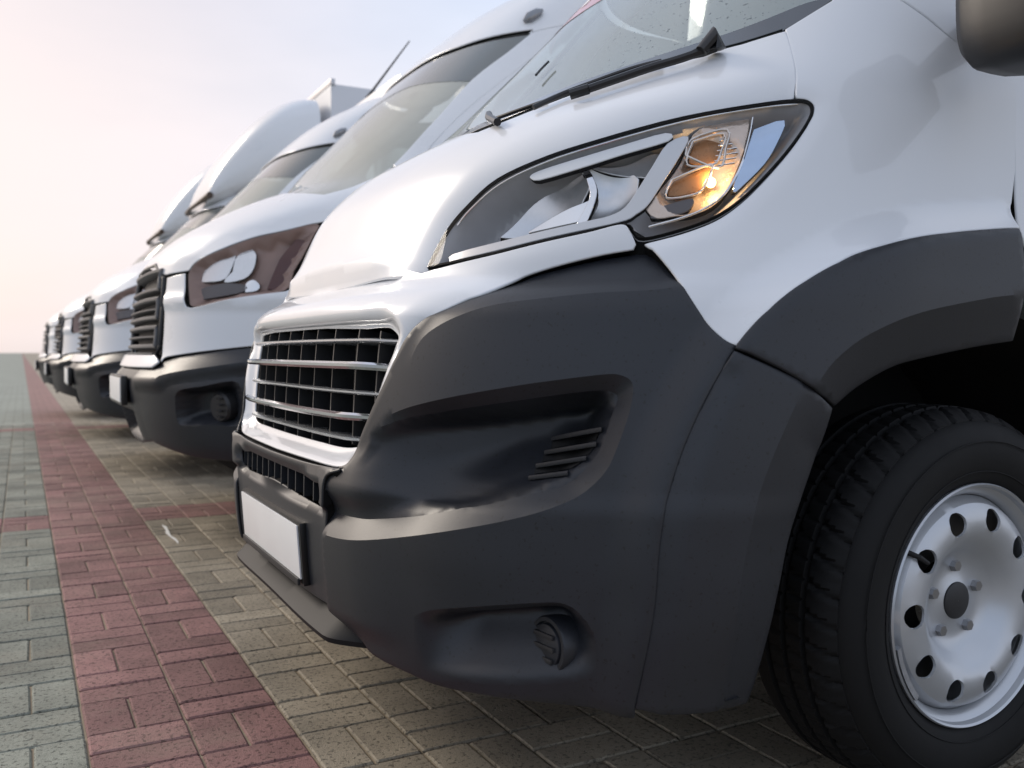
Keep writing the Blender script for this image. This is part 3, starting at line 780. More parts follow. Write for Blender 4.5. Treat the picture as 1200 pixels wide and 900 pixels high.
def fender_off(q):
    da = pdist(q, sz_arch); u = np.clip(1-da/.058, 0, 1); o = .031*u**1.5
    dh = pdist(q, np.vstack([fend_hl, sz_hl])); o -= .005*np.clip(1-dh/.03, 0, 1)**2
    o += .010*np.exp(-((q[:, 1]-1.22-.35*(q[:, 0]-1.3))/.10)**2)*smooth((q[:, 0]-1.15)/.3)
    return o
fender = panel('fender', N, fend_poly, WHITE, van, fender_off, sp=.012, roll=.025, lip=.003)

# ---- black shell added behind the panels so the gaps look dark
def rect(s0, s1, z0, z1): return np.array([[s0, z0], [s1, z0], [s1, z1], [s0, z1]])
panel('gap_shell', N, rect(-1.04, 1.04, .27, 1.02), GAP, van, -.17, sp=.08, roll=0)
panel('gap_shell', N, rect(-1.5, 1.5, .98, 1.30), GAP, van, -.125, sp=.08, roll=0)
MB().box((3.45, YC, .33), (4.9, 1.30, .06)).build('underbody', GAP, van)
MB().box((.80, YC, .285), (.40, 1.2, .02)).build('undertray', GAP, van)

# ---- headlamp
lens_px = [(500, 313), (512, 288), (527, 263), (548, 239), (582, 209), (641, 182), (700, 163), (800, 136), (900, 119), (930, 116), (946, 117), (953, 124), (950, 138), (930, 168), (900, 203), (870, 232), (840, 252), (800, 267), (754, 278), (742, 270), (733, 262), (690, 271), (640, 281), (580, 296), (530, 307)]
sz_lens = C(lens_px, -.004, 4)
HOUSING = mat('lamp_housing', (.42, .42, .44), .35, noise=(30, .08))
def house_off(q): return -.012-.075*smooth(pdist(q, sz_lens, True)/.030)
lamp = panel('headlight', N, sz_lens, HOUSING, van, house_off, sp=.008, roll=.03, lip=.002)
BEZEL = mat('lamp_bezel', (.62, .63, .65), .22, metal=.35, coat=.5)
DRL = mat('light_guide', (.78, .80, .82), .15, coat=.6)
REFL = mat('lamp_reflector', (.76, .77, .79), .22, metal=.65, noise=(90, .08), bump=(300, .06, .001))
AMBER = mat('amber_reflector', (.34, .17, .07), .28, metal=.15, noise=(60, .2))
def lp(name, px, m, d, off=None, sp=.010, roll=.012, n=3, parent=None, smoothed=True):
    P_ = C(list(px)+[px[0]], d, n)[:-1] if smoothed else T(px, d)
    return panel(name, N, P_, m, parent or lamp, off if off else d, sp=sp, roll=roll, lip=.0015)
lp('light_guide', [(621, 207), (630, 201), (680, 185), (730, 170), (780, 156), (783, 164), (730, 180), (680, 196), (632, 210)], DRL, -.018)
lp('bezel', [(527, 306), (531, 298), (587, 283), (640, 270), (690, 259), (715, 253), (733, 243), (748, 222), (765, 195), (783, 168), (806, 160), (796, 182), (775, 215), (758, 240), (745, 250), (733, 257), (700, 265), (640, 278), (580, 293)], BEZEL, -.022, sp=.008)
def bowl(d, dep, c_px, rad):
    c = T([c_px], d)[0]
    return lambda q: d-dep*np.clip(1-((q[:, 0]-c[0])**2+(q[:, 1]-c[1])**2)/rad**2, -.3, 1)
lp('reflector', [(587, 277), (600, 255), (617, 231), (640, 215), (680, 201), (688, 213), (680, 226), (665, 245), (640, 261), (612, 270)], REFL, -.045, bowl(-.045, .035, (640, 240), .10))
lp('reflector', [(688, 198), (742, 201), (743, 220), (735, 239), (705, 253), (688, 255), (696, 232), (697, 218)], REFL, -.045, bowl(-.045, .035, (715, 228), .07))
lp('reflector', [(692, 195), (730, 186), (760, 176), (774, 182), (762, 202), (742, 199)], REFL, -.040, bowl(-.04, .02, (735, 190), .07))
lp('reflector_link', [(676, 262), (688, 240), (692, 225), (686, 205), (682, 202), (690, 200), (698, 219), (696, 236), (685, 262)], CHROME, -.035, sp=.006)
lp('reflector_link', [(620, 272), (660, 248), (684, 238), (692, 236), (683, 256), (655, 264)], CHROME, -.055, sp=.008)
lp('indicator', [(757, 247), (775, 220), (800, 182), (813, 160), (850, 145), (872, 142), (876, 148), (872, 170), (862, 200), (846, 226), (828, 240), (800, 252), (770, 258)], mat('indicator_chrome', (.66, .55, .47), .18, metal=.6, noise=(70, .12), bump=(140, .3, .003)), -.038, bowl(-.038, .03, (820, 205), .075))
lp('indicator_cell', [(815, 168), (846, 160), (842, 180), (834, 190), (808, 190)], AMBER, -.040, sp=.006)
lp('indicator_cell', [(790, 213), (822, 199), (832, 196), (826, 212), (815, 224), (784, 229)], AMBER, -.038, sp=.006)
for px in ([(812, 166), (848, 157), (844, 181), (835, 193), (805, 193)], [(787, 211), (822, 196), (835, 194), (828, 214), (816, 227), (781, 232)], [(803, 182), (811, 163), (852, 152), (850, 176), (842, 197)]):
    cq = C(px+[px[0]], -.028, 4); MB().tube(N.P(cq[:, 0], cq[:, 1], np.full(len(cq), -.028)), .0022, 8, False).build('indicator_frame', mat('clear_frame', (.80, .74, .69), .12, metal=.7), lamp)
lp('indicator_blade', [(765, 246), (790, 238), (812, 233), (806, 246), (785, 252), (764, 255)], mat('lamp_grey', (.12, .11, .115), .3), -.030, sp=.006)
lp('side_reflector', [(884, 152), (919, 141), (910, 168), (895, 192), (872, 215), (860, 224), (866, 200), (876, 176)], mat('chrome_blue_reflection', (.45, .55, .70), .04, metal=1), -.022, sp=.008)  # blue reflection painted into the metal colour
rimc = N.P(*C([(882, 138), (878, 160), (868, 195), (850, 226), (828, 243), (800, 255), (760, 266)], -.016).T, np.full(31, -.016))
MB().tube(rimc, .0022, 8).build('chrome_rim', CHROME, lamp)
top_l = C([(536, 264), (551, 246), (586, 216), (643, 189), (702, 170), (800, 143), (880, 128), (935, 122)], -.012)
MB().tube(N.P(top_l[:, 0], top_l[:, 1], np.full(len(top_l), -.012)), .0016, 6).build('chrome_rim', CHROME, lamp)
for k in range(8):
    fl_q = T([(846-k*1.5, 153+k*6), (872-k*1.6, 149+k*6)], -.034); fl_p = N.P(fl_q[:, 0], fl_q[:, 1], np.full(2, -.034))
    MB().tube(fl_p, .0014, 6).build('flute', CHROME, lamp)
BULB = mat('lit_bulb', (1, .62, .25), .3, emit=((1.0, .55, .18), 9))
bs = T([(833, 214)], -.045)[0]; bp_ = N.P(bs[:1], bs[1:], np.array([-.045]))[0]
def sphere(c, r, nu=14, nv=8):
    m_ = MB(); rings = []
    for j in range(nv+1):
        t = math.pi*j/nv; rings.append([(c[0]+r*math.sin(t)*math.cos(2*math.pi*i/nu)+1e-6*i, c[1]+r*math.sin(t)*math.sin(2*math.pi*i/nu), c[2]+r*math.cos(t)) for i in range(nu)])
    return m_.loft(rings, True, False)
bl_ = bpy.data.lights.new('bulb_light', 'POINT'); bl_.energy = .35; bl_.color = (1, .62, .28); bl_.shadow_soft_size = .006
bo = bpy.data.objects.new('bulb_light', bl_); COL.objects.link(bo); bo.parent = lamp
bn_ = N.N(bs[:1], bs[1:])[0]; bo.location = Vector(bp_+bn_*.016)-root_loc(lamp)
sphere(bp_, .009).build('bulb', BULB, lamp)
gap_loop = np.vstack([sz_lens, sz_lens[:1]]); MB().tube(N.P(gap_loop[:, 0], gap_loop[:, 1], np.full(len(gap_loop), -.010)), .003, 8, False).build('lens_gap_line', GAP, lamp)  # black tube added for the dark gap line round the lens
panel('lens', N, sz_lens, LENS, lamp, -.004, sp=.016, roll=.010, lip=.001)
lp('lamp_gap_strip', [(498, 315), (530, 309), (580, 298), (640, 283), (690, 273), (727, 264), (736, 268), (746, 281), (757, 283), (757, 279), (742, 270), (733, 261), (690, 270), (640, 280), (580, 295), (530, 306), (500, 312)], GAP, -.014, smoothed=False, sp=.02, roll=.01)  # black strip laid into the gap below the lens
# the far lamp, seen by no one but there
panel('headlight', N, sz_lens*[-1, 1], HOUSING, van, lambda q: house_off(q*[-1, 1]), sp=.03, roll=.02)

# ---- fog lamp blank, scoop slats
def disc_on(name, px, d, rpx, m, parent, slots=0):
    c = T([px], d)[0]; p = N.P(c[:1], c[1:], np.array([d]))[0]
    n_ = Vector((-.985, -.12, .06)).normalized(); a = n_.cross(Vector((0, 0, 1))).normalized(); b = a.cross(n_)
    rad = rpx
    rings = []
    for r_, h_ in ((1.28, -.07), (1.28, -.004), (1.22, .0), (1.05, .0), (1.0, -.006), (.97, -.006), (.93, .002), (.6, .005), (.05, .006)):
        rings.append([Vector(p)+(a*math.cos(t)+b*math.sin(t))*rad*r_+n_*h_ for t in np.linspace(0, 2*math.pi, 40, endpoint=False)])
    o = MB().loft(rings, True, False).build(name, m, parent)
    if slots:
        for k in range(slots):
            off = (k-(slots-1)/2)*rad*.5; L_ = math.sqrt(max(.1, 1-(off/rad)**2))*rad*.75
            q = Vector(p)+b*off+n_*.006
            M = Matrix((a, b, n_)).transposed()
            MB().box(q, (L_*2, rad*.2, .006), M, .002).build('slot', PLASTIC_D, o)
    return o
disc_on('fog_lamp_blank', (640, 757), -.035, .037, PLASTIC, wing, 3)
for px in ([(640, 517), (670, 512), (702, 508), (699, 516), (668, 520), (640, 525)], [(632, 534), (664, 529), (697, 525), (691, 533), (664, 537), (632, 541)], [(626, 549), (655, 544), (684, 541), (674, 548), (652, 552), (626, 555)]):
    panel('air_slot', N, T(px, -.07), BLACK, wing, lambda q: bumper_off(q)+.003, sp=.008, roll=0)
for x0, y0, x1, y1 in [(639, 513, 705, 504), (633, 530, 699, 521), (627, 546, 688, 537), (622, 560, 668, 554)]:
    A, B_ = T([(x0, y0)], -.07)[0], T([(x1, y1)], -.05)[0]; oA, oB = bumper_off(np.array([A]))[0]+.010, bumper_off(np.array([B_]))[0]+.008
    s = np.linspace(A[0], B_[0], 11); z = np.linspace(A[1], B_[1], 11); o_ = np.linspace(oA, oB, 11); rings = []
    pp_ = N.P(s, z, o_); nn_ = N.N(s, z)
    for i in range(11):
        rings.append([pp_[i]+[0, 0, .0035], pp_[i]+nn_[i]*.001, pp_[i]-[0, 0, .0035], pp_[i]-nn_[i]*.035-[0, 0, .005], pp_[i]-nn_[i]*.035+[0, 0, .003]])
    MB().loft(rings, True, True).build('air_rib', PLASTIC, wing)

# ---- front wheel
WC = np.array([1.52, 0., .361]); YO = 1.058
def lathe(prof, n, f=None):
    rings = []
    for k in range(n):
        t = 2*math.pi*k/n; ring = []
        for i, (r, y) in enumerate(prof):
            rr = r+(f(t, i) if f else 0); ring.append((WC[0]+rr*math.cos(t), y, WC[2]+rr*math.sin(t)))
        rings.append(ring)
    rings.append(rings[0]); return MB().loft(rings, False)
def wheel(parent, mirror_side=False):
    whl = empty('wheel', (0, 0, 0)); whl.parent = parent; whl.location = Vector((WC[0], YO+.1, WC[2]))-parent.location
    prof = [(.214, YO+.018), (.224, YO+.006), (.236, YO-.002), (.262, YO-.010), (.29, YO-.012), (.312, YO-.006), (.326, YO+.004), (.333, YO+.012),
            (.3345, YO+.016), (.337, YO+.016), (.347, YO+.028), (.3545, YO+.042), (.3575, YO+.056), (.358, YO+.066), (.3495, YO+.068), (.3495, YO+.076), (.3595, YO+.078), (.3605, YO+.10), (.3605, YO+.108), (.352, YO+.11), (.352, YO+.12),
            (.3605, YO+.122), (.3605, YO+.15), (.352, YO+.152), (.352, YO+.162), (.3605, YO+.164), (.358, YO+.19), (.35, YO+.21), (.335, YO+.225), (.30, YO+.235), (.24, YO+.22), (.214, YO+.20)]
    def tread(t, i):
        if 9 <= i <= 13:
            u = (t*44/(2*math.pi)+(i-9)*.13) % 1; return -.007 if u < .16 else (-.002 if .5 < u < .56 else 0)
        if i in (16, 17, 18, 21, 22):
            u = (t*66/(2*math.pi)+(i % 5)*.17) % 1; return -.006 if u < .12 else 0
        return 0
    ty = lathe(prof, 528, tread).build('tyre', RUBBER, whl, sharp=40)
    # side wall ribs
    for r_, y_ in ((.300, YO-.0125), (.245, YO-.0055)):
        MB().tube([(WC[0]+r_*math.cos(t), y_, WC[2]+r_*math.sin(t)) for t in np.linspace(0, 2*math.pi, 97)], .0012, 6, False).build('sidewall_rib', RUBBER, whl)
    rim = lathe([(.213, YO+.022), (.222, YO+.008), (.2225, YO+.002), (.220, YO-.001), (.2165, YO+.002), (.214, YO+.012), (.205, YO+.018), (.199, YO+.030), (.196, YO+.06), (.20, YO+.12)], 128).build('rim', STEEL, whl)
    # dished disc with ten round holes
    circ = lambda r, n: np.array([(r*math.cos(t), r*math.sin(t)) for t in np.linspace(0, 2*math.pi, n, endpoint=False)])
    def dish(r): return np.interp(r, [0, .045, .05, .075, .09, .115, .14, .165, .185, .198], [.040, .040, .048, .048, .040, .012, .002, .004, .014, .034])+YO
    loops = [circ(.1975, 120), circ(.03, 30)]
    holes = [circ(.0215, 26)*[1, 1]+[.158*math.cos(R(36*k)), .158*math.sin(R(36*k))] for k in range(10)]
    pts = []; ed = []
    for L_ in loops+holes:
        b = len(pts); pts += L_.tolist(); ed += [(b+i, b+(i+1) % len(L_)) for i in range(len(L_))]
    gr = [q for r_ in (.05, .065, .08, .095, .11, .125, .14, .155, .17, .185) for q in circ(r_, int(r_*2*math.pi/.011)).tolist()]
    gr = np.array(gr); kp = np.ones(len(gr), bool)
    for h in holes: kp &= np.linalg.norm(gr-h.mean(0), axis=1) > .026
    pts += gr[kp].tolist()
    v2, _, f2, _, _, _ = delaunay_2d_cdt([Vector(p) for p in pts], ed, [], 0, 1e-7)
    v2 = np.array([(v.x, v.y) for v in v2]); f2 = [list(f) for f in f2]
    kf = []
    for f in f2:
        c = v2[f].mean(0)
        if np.linalg.norm(c) < .03: continue
        if any(np.linalg.norm(c-h.mean(0)) < .0208 for h in holes): continue
        kf.append(f)
    rr = np.linalg.norm(v2, axis=1); V = np.stack([WC[0]+v2[:, 0], dish(rr), WC[2]+v2[:, 1]], -1)
    m_ = MB(); m_.add(V, kf)
    for h in holes:
        r1 = np.linalg.norm(h, axis=1); A = [(WC[0]+p[0], dish(q)-.0004, WC[2]+p[1]) for p, q in zip(h, r1)]
        B1 = [(WC[0]+h.mean(0)[0]+(p[0]-h.mean(0)[0])*.95, dish(q)+.004, WC[2]+h.mean(0)[1]+(p[1]-h.mean(0)[1])*.95) for p, q in zip(h, r1)]
        m_.loft([A, B1], True)
    m_.build('wheel_disc', STEEL, whl, sharp=30)
    lathe([(.001, YO+.036), (.028, YO+.036), (.034, YO+.039), (.036, YO+.05)], 40).build('hub_cap', PLASTIC_D, whl)
    for k in range(5):
        a = R(72*k+18); c = (WC[0]+.064*math.cos(a), YO+.036, WC[2]+.064*math.sin(a))
        MB().tube([(c[0], YO+.05, c[2]), (c[0], YO+.038, c[2])], [.012, .010], 6).build('wheel_bolt', mat('bolt', (.35, .35, .36), .35, metal=.9), whl)
    lathe([(.07, YO+.075), (.172, YO+.075), (.172, YO+.10), (.07, YO+.10)], 64).build('brake_disc', mat('brake_iron', (.20, .19, .18), .4, metal=.8, noise=(30, .3)), whl)
    MB().box((WC[0]-.10, YO+.07, WC[2]-.10), (.10, .05, .10), None, .01).build('brake_caliper', PLASTIC_D, whl)
    a = R(146); MB().tube([(WC[0]+.199*math.cos(a), YO+.020, WC[2]+.199*math.sin(a)), (WC[0]+.186*math.cos(a), YO+.0, WC[2]+.186*math.sin(a)), (WC[0]+.166*math.cos(a), YO-.004, WC[2]+.166*math.sin(a))], [.005, .0045, .0035], 10).build('valve', BLACK, whl)
    rings = []
    for t in np.linspace(R(193), R(222), 14):
        rings.append([(WC[0]+r_*math.cos(t), y_, WC[2]+r_*math.sin(t)) for r_, y_ in ((.218, YO-.0035), (.206, YO-.001), (.203, YO+.010), (.214, YO+.010))])
    MB().loft(rings, True, True).build('balance_weight', mat('zinc', (.42, .43, .45), .45, metal=.8, noise=(80, .3)), whl)
    return whl
wheel(van)
# wheel housing
rings = []
for t in np.linspace(R(-20), R(200), 50):
    rings.append([(1.50+r_*math.cos(t), y_, max(.29, .33+r_*math.sin(t))) for r_, y_ in ((.57, 1.06), (.575, 1.12), (.575, 1.50), (.02, 1.52))])
MB().loft(rings, False).build('wheel_housing', mat('liner_black', (.012, .012, .012), .85), van)

# ---- windscreen, cowl, cab
def s_of(b, X, w): return math.atan2(w, b.Xa-X)
def gw(b, w, z):          # (s, z) of a point given its half width
    W, X0, D = float(b.fW(z)), float(b.fX(z)), float(b.fD(z)); a = min(abs(w)/W, .99999)
    return [s_of(b, X0+D*(1-(1-a**float(b.fp(z)))**(1/b.q)), w), z]
def gx(b, X, z):          # (s, z) of a point on the side given X
    W, X0, D = float(b.fW(z)), float(b.fX(z)), float(b.fD(z)); u = 1-min(max((X-X0)/D, 0), 1); a = (1-u**b.q)**(1/float(b.fp(z)))
    return [s_of(b, X, a*W), z] if X < b.Xa else [math.pi/2+X-b.Xa, z]
GT = lambda px, d=0., n=4: curve(G.T(px, d), n)
g_cow = GT([(560, 153), (600, 137), (660, 113), (740, 86), (820, 63), (870, 50), (917, 35)], -.012)
g_side = GT([(917, 34), (945, 18), (975, -2)], -.006, 3)
c0 = G.T([(975, -2)])[0]
zt = 2.02; pil = np.array([gw(G, .775-.10*t, c0[1]+(zt-c0[1])*t) for t in np.linspace(.06, 1, 12)])
scr_half = np.vstack([[[0, zt+.02], [pil[-1][0]*.5, zt+.015]], pil[::-1], g_side[::-1], g_cow[::-1], [[0, 1.342]]])
scr_poly = mirror(scr_half)
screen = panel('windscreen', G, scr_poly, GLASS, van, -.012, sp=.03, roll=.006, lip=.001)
frit_up = GT([(975, -2), (945, 4), (900, 22), (860, 37), (820, 50), (740, 76), (660, 104), (600, 130), (560, 147)], -.010)
cow_half = np.vstack([[[0, 1.352]], frit_up[::-1], g_side[::-1]*1.0, g_cow[::-1], [[0, 1.338]]])
panel('cowl_band', G, mirror(cow_half), mat('frit_band', (.045, .05, .06), .18, coat=.8), screen, -.009, sp=.02, roll=.004, lip=.001)
def on_glass(px, off, n=4):
    q = GT(px, off, n); return G.P(q[:, 0], q[:, 1], np.full(len(q), off))
WB = mat('wiper_black', (.014, .014, .016), .35)
w1 = MB().tube(on_glass([(838, 54), (800, 68), (760, 80), (725, 92), (690, 104)], .016), [.011]*3+[.008]*14, 8).build('wiper', WB, van)
MB().tube(on_glass([(775, 72), (740, 81), (700, 95), (660, 110), (625, 126)], .010), .0055, 8).build('wiper_blade', WB, w1)
pv = on_glass([(838, 52), (822, 60)], .02, 2); MB().tube([pv[0]-[0, 0, .01], pv[0]+[-.004, 0, .014], pv[-1]], [.020, .017, .012], 10).build('wiper_pivot', WB, w1)
pv = on_glass([(690, 104), (668, 111)], .016, 2); MB().tube(pv, .010, 8).build('wiper_joint', WB, w1)
pv = on_glass([(583, 143), (573, 134)], .014, 2); w2 = MB().tube(pv, .008, 8).build('wiper', WB, van)
MB().tube(on_glass([(578, 140), (600, 132), (640, 118)], .004), .004, 6).build('wiper_blade', WB, w2)
MB().tube(on_glass([(628, 88), (635, 80), (643, 72)], .003), .003, 6).build('sensor_wire', WB, screen)
# red sun strip with worn white lettering along the top of the glass
ss_ = [gw(G, w, z) for w, z in ((-.66, 1.83), (-.35, 1.81), (0, 1.80), (.35, 1.81), (.64, 1.83), (.60, 1.97), (.3, 1.95), (0, 1.94), (-.3, 1.95), (-.62, 1.97))]
strip_o = panel('sun_strip', G, np.array(ss_), mat('red_film', (.55, .22, .22), .3, coat=.5, noise=(30, .12)), screen, -.0105, sp=.03, roll=0)
for k in range(9):
    w = -.54+k*.12; h_ = .035+.012*(k % 3)
    q = [gw(G, w+a, z) for a, z in ((-.03, 1.86), (.02, 1.86), (.032, 1.86+h_), (-.022, 1.86+h_))]
    panel('sun_strip_letter', G, np.array(q), mat('film_white', (.80, .78, .76), .3), screen, -.0092, sp=.03, roll=0)

# cab sides: pillar, mirror triangle and door above the fender
f_up2 = GT([(1186, 117), (1181, 95), (1152, 73), (1118, 46), (1087, 19), (1056, -3)], 0, 4)
g_tj = np.array([f_up2[-1]+[-.012, .055], [pil[0][0]+.03, pil[0][1]+.02]])
dtop = [gx(G, 2.3, 2.02), gx(G, 2.3, 1.30)]
side_poly = np.vstack([f_up2, g_tj, (pil+[.006, .004])[1:], np.array(dtop), [gx(G, 1.93, 1.28)]])
win = np.array([gx(G, 1.86, 1.42), gx(G, 2.24, 1.42), gx(G, 2.24, 1.92), gx(G, 2.02, 1.90)])
cab_side = panel('cab_side', G, side_poly, WHITE, van, 0., holes=[win], sp=.03, roll=.025, lip=.003)
panel('door_window', G, win, SIDEGLASS, cab_side, -.012, sp=.06, roll=.004)
cs2 = panel('cab_side', G, side_poly*[-1, 1], WHITE, van, 0., holes=[win*[-1, 1]], sp=.04, roll=.025, lip=.003)
panel('door_window', G, win*[-1, 1], SIDEGLASS, cs2, -.012, sp=.06, roll=.004)
panel('fender', N, fend_poly*[-1, 1], WHITE, van, lambda q: fender_off(q*[-1, 1]), sp=.04, roll=.025, lip=.003)
panel('wheel_arch_trim', N, lo_poly*[-1, 1], PLASTIC, van, .03, sp=.04, roll=.03)
panel('wheel_arch_trim', N, up_poly*[-1, 1], PLASTIC, van, .03, sp=.04, roll=.03)
fr_x = [T([(1192, 265)], .028)[0], f_up[0]]
door_poly = np.array([gx(G, 1.80, .36), gx(G, 2.3, .36), gx(G, 2.3, 1.29), gx(G, 1.94, 1.27), *GT([(1189, 118), (1190, 160), (1191, 200), (1192, 235), (1194, 262)], 0, 3), gx(G, 1.76, .80)])
for sg in (1, -1): panel('door', G, door_poly*[sg, 1], WHITE, van, 0., sp=.04, roll=.025, lip=.003)
# roof over the cab and the load bay
rf = [gw(G, w, z) for w, z in ((-.66, 2.06), (-.3, 2.05), (0, 2.05), (.3, 2.05), (.66, 2.06))]
roof_poly = np.vstack([rf, [gx(G, 2.3, 2.03), gx(G, 2.45, 2.50), [0, 2.50]], [(gx(G, 2.45, 2.50)[0]*-1, 2.50), (-gx(G, 2.3, 2.03)[0], 2.03)]])
panel('cab_roof', G, roof_poly, WHITE, van, 0., sp=.05, roll=.02)
MB().box((4.25, YC, 1.52), (3.84, 1.98, 2.16), None, .10).build('load_bay', WHITE, van)
# cab interior
MB().box((2.26, YC, 1.25), (.03, 1.6, 1.5)).build('bulkhead', INTERIOR, van)
MB().box((1.52, YC, 1.20), (.42, 1.58, .16), Matrix.Rotation(R(12), 3, 'Y'), .05).build('dashboard', DASH, van)
for k, w in enumerate((.45, -.10, -.50)):
    st = MB().box((2.05, YC-w, 1.12), (.16, .46, .62), Matrix.Rotation(R(12), 3, 'Y'), .05).build('seat', INTERIOR, van)
    MB().box((2.13, YC-w, 1.55), (.10, .26, .20), Matrix.Rotation(R(8), 3, 'Y'), .04).build('headrest', INTERIOR, st)
MB().tube([(1.72+.07*math.cos(t)*0-.12*math.sin(t)*.5, YC-.45+.19*math.cos(t), 1.32+.17*math.sin(t)) for t in np.linspace(0, 2*math.pi, 30)], .014, 8, False).build('steering_wheel', DASH, van)

# ---- door mirror
mc = np.array([1.455, .922, 1.478]); rings = []
for j, (y, sx, sz_) in enumerate([(-.135, .2, .25), (-.13, .55, .62), (-.115, .8, .84), (-.08, .95, .96), (-.02, 1, 1), (.04, 1, 1), (.085, .95, .95), (.105, .80, .84), (.115, .5, .6), (.118, .1, .1)]):
    ring = []
    for t in np.linspace(0, 2*math.pi, 40, endpoint=False):
        ct, st = math.cos(t), math.sin(t); e = .42
        ring.append((mc[0]+.085*sx*math.copysign(abs(ct)**e, ct)+.03*(y+.1), mc[1]+y, mc[2]+.195*sz_*math.copysign(abs(st)**e, st)))
    rings.append(ring)
mir = MB().loft(rings, True, True).build('door_mirror', mat('mirror_shell', (.009, .009, .010), .45, noise=(20, .1)), van)
MB().box((mc[0]+.088, mc[1]-.01, mc[2]), (.006, .19, .32), None, .002).build('mirror_glass', CHROME, mir)
MB().tube([(1.50, 1.02, 1.44), (1.57, 1.08, 1.43), (1.64, 1.14, 1.43)], [.03, .035, .04], 12).build('mirror_arm', PLASTIC_D, mir)

# ================================================================== the vans behind: a second make, built once on its own skin, then copied
Y2 = 4.55
M = Body(Y2, 2.6,
    [.30, .37, .45, .60, .68, .76, .82, 1.0, 1.20, 1.31, 1.415, 1.495, 1.58, 1.8, 2.0, 2.27, 2.40, 2.55, 2.68, 2.80],
    [.54, .50, .45, .41, .40, .43, .455, .475, .51, .60, .76, .92, 1.13, 1.34, 1.53, 1.79, 1.92, 2.10, 2.32, 2.55],
    [.60, .62, .65, .68, .68, .68, .70, .72, .75, .74, .66, .60, .55, .52, .50, .45, .42, .36, .22, .05],
    [.97, .99, 1.0, 1.01, 1.015, 1.015, 1.015, 1.01, 1.0, .99, .98, .97, .955, .92, .89, .84, .82, .79, .73, .60], p=3.0)
MT = lambda px, d=0., n=4: curve(M.T(px, d), n)
v2 = empty('delivery_van', (1.6, Y2, 0))
WHITE2 = WHITE
def half(*parts): return mirror(np.vstack([np.atleast_2d(np.array(p, float)) for p in parts]))
hl_up = MT([(219, 315), (222, 310), (230, 303), (257, 289), (295, 275), (332, 267), (372, 258)])
a_end = hl_up[-1]
base_px = [(457, 197), (430, 212), (410, 220), (380, 228)]
m_base = MT(base_px)
hood2 = half([0, 1.222], MT([(194, 322)])[:1] if 0 else M.T([(194, 321)]), hl_up, [gx(M, 1.30, 1.40), gx(M, 1.42, 1.50)], m_base, [0, 1.585])
panel('hood', M, hood2, WHITE2, v2, lambda q: -.010*(1-smooth(pdist(np.abs(q*[1, 1])*[1, 1], hl_up)/.07)), sp=.035, roll=.02, lip=.004)
# headlamp
lamp2_px = [(220, 350), (219, 322), (223, 313), (231, 305), (257, 292), (295, 278), (332, 270), (371, 261), (366, 275), (355, 297), (343, 317), (333, 339), (280, 347), (226, 358)]
sz_l2 = curve(M.T(lamp2_px+[lamp2_px[0]], 0.), 4)[:-1]
H2 = mat('lamp_housing_brown', (.30, .20, .17), .35, noise=(12, .2))
front_up = MT([(216, 321), (217, 351), (224, 362), (280, 350), (335, 342)], 0, 3)
fr2_half_px = [(292, 405), (245, 410), (215, 414), (193, 418), (188, 424)]
fr_low = MT(fr2_half_px)
grille_edge = M.T([(191, 405), (194, 360), (196, 326)])
fp2 = np.vstack([front_up, [gx(M, 1.10, 1.13), gx(M, 1.10, .85)], fr_low, grille_edge])
def fr2_off(q):
    a = np.abs(q)*[1, 1]; return .012*np.exp(-((a[:, 1]-1.03)/.03)**2)
sz_gr = M.T([(193, 327), (191, 360), (188, 405), (184, 417)], -.004)
gr_half = np.vstack([[[0, 1.20], [.14, 1.198]], sz_gr[::1], [[.1, .80], [0, .80]]])
for sg in (1, -1):
    panel('front_panel', M, fp2*[sg, 1], WHITE2, v2, fr2_off, sp=.035, roll=.02, lip=.003)
    l2 = panel('headlight', M, sz_l2*[sg, 1], H2, v2, lambda q: -.01-.06*smooth(pdist(np.abs(q), sz_l2, True)/.03), sp=.025, roll=.03, lip=.002)
    for px, mm in (([(235, 330), (240, 315), (262, 300), (275, 299), (268, 318), (258, 328)], REFL), ([(272, 318), (278, 299), (292, 291), (299, 298), (296, 314), (285, 326), (262, 330)], REFL), ([(228, 352), (232, 340), (262, 332), (288, 335), (278, 343)], mat('lamp_grey', (.12, .11, .115), .3)), ([(287, 342), (288, 332), (296, 328), (303, 334), (300, 340)], CHROME), ([(313, 338), (330, 300), (352, 275), (364, 268), (350, 295), (332, 335)], mat('lamp_dark_red', (.10, .04, .035), .3))):
        panel('reflector', M, curve(M.T(px+[px[0]], -.04), 3)[:-1]*[sg, 1], mm, l2, -.045, sp=.02, roll=.01)
    panel('lens', M, sz_l2*[sg, 1], LENS, l2, -.003, sp=.03, roll=.005)
    panel('fender', M, np.array([gx(M, 1.11, .86), gx(M, 2.05, .86), gx(M, 2.05, 1.54), gx(M, 1.55, 1.56), gx(M, 1.43, 1.49), gx(M, 1.31, 1.39), gx(M, 1.13, 1.29)])*[sg, 1], WHITE2, v2, 0., sp=.06, roll=.02, lip=.003)
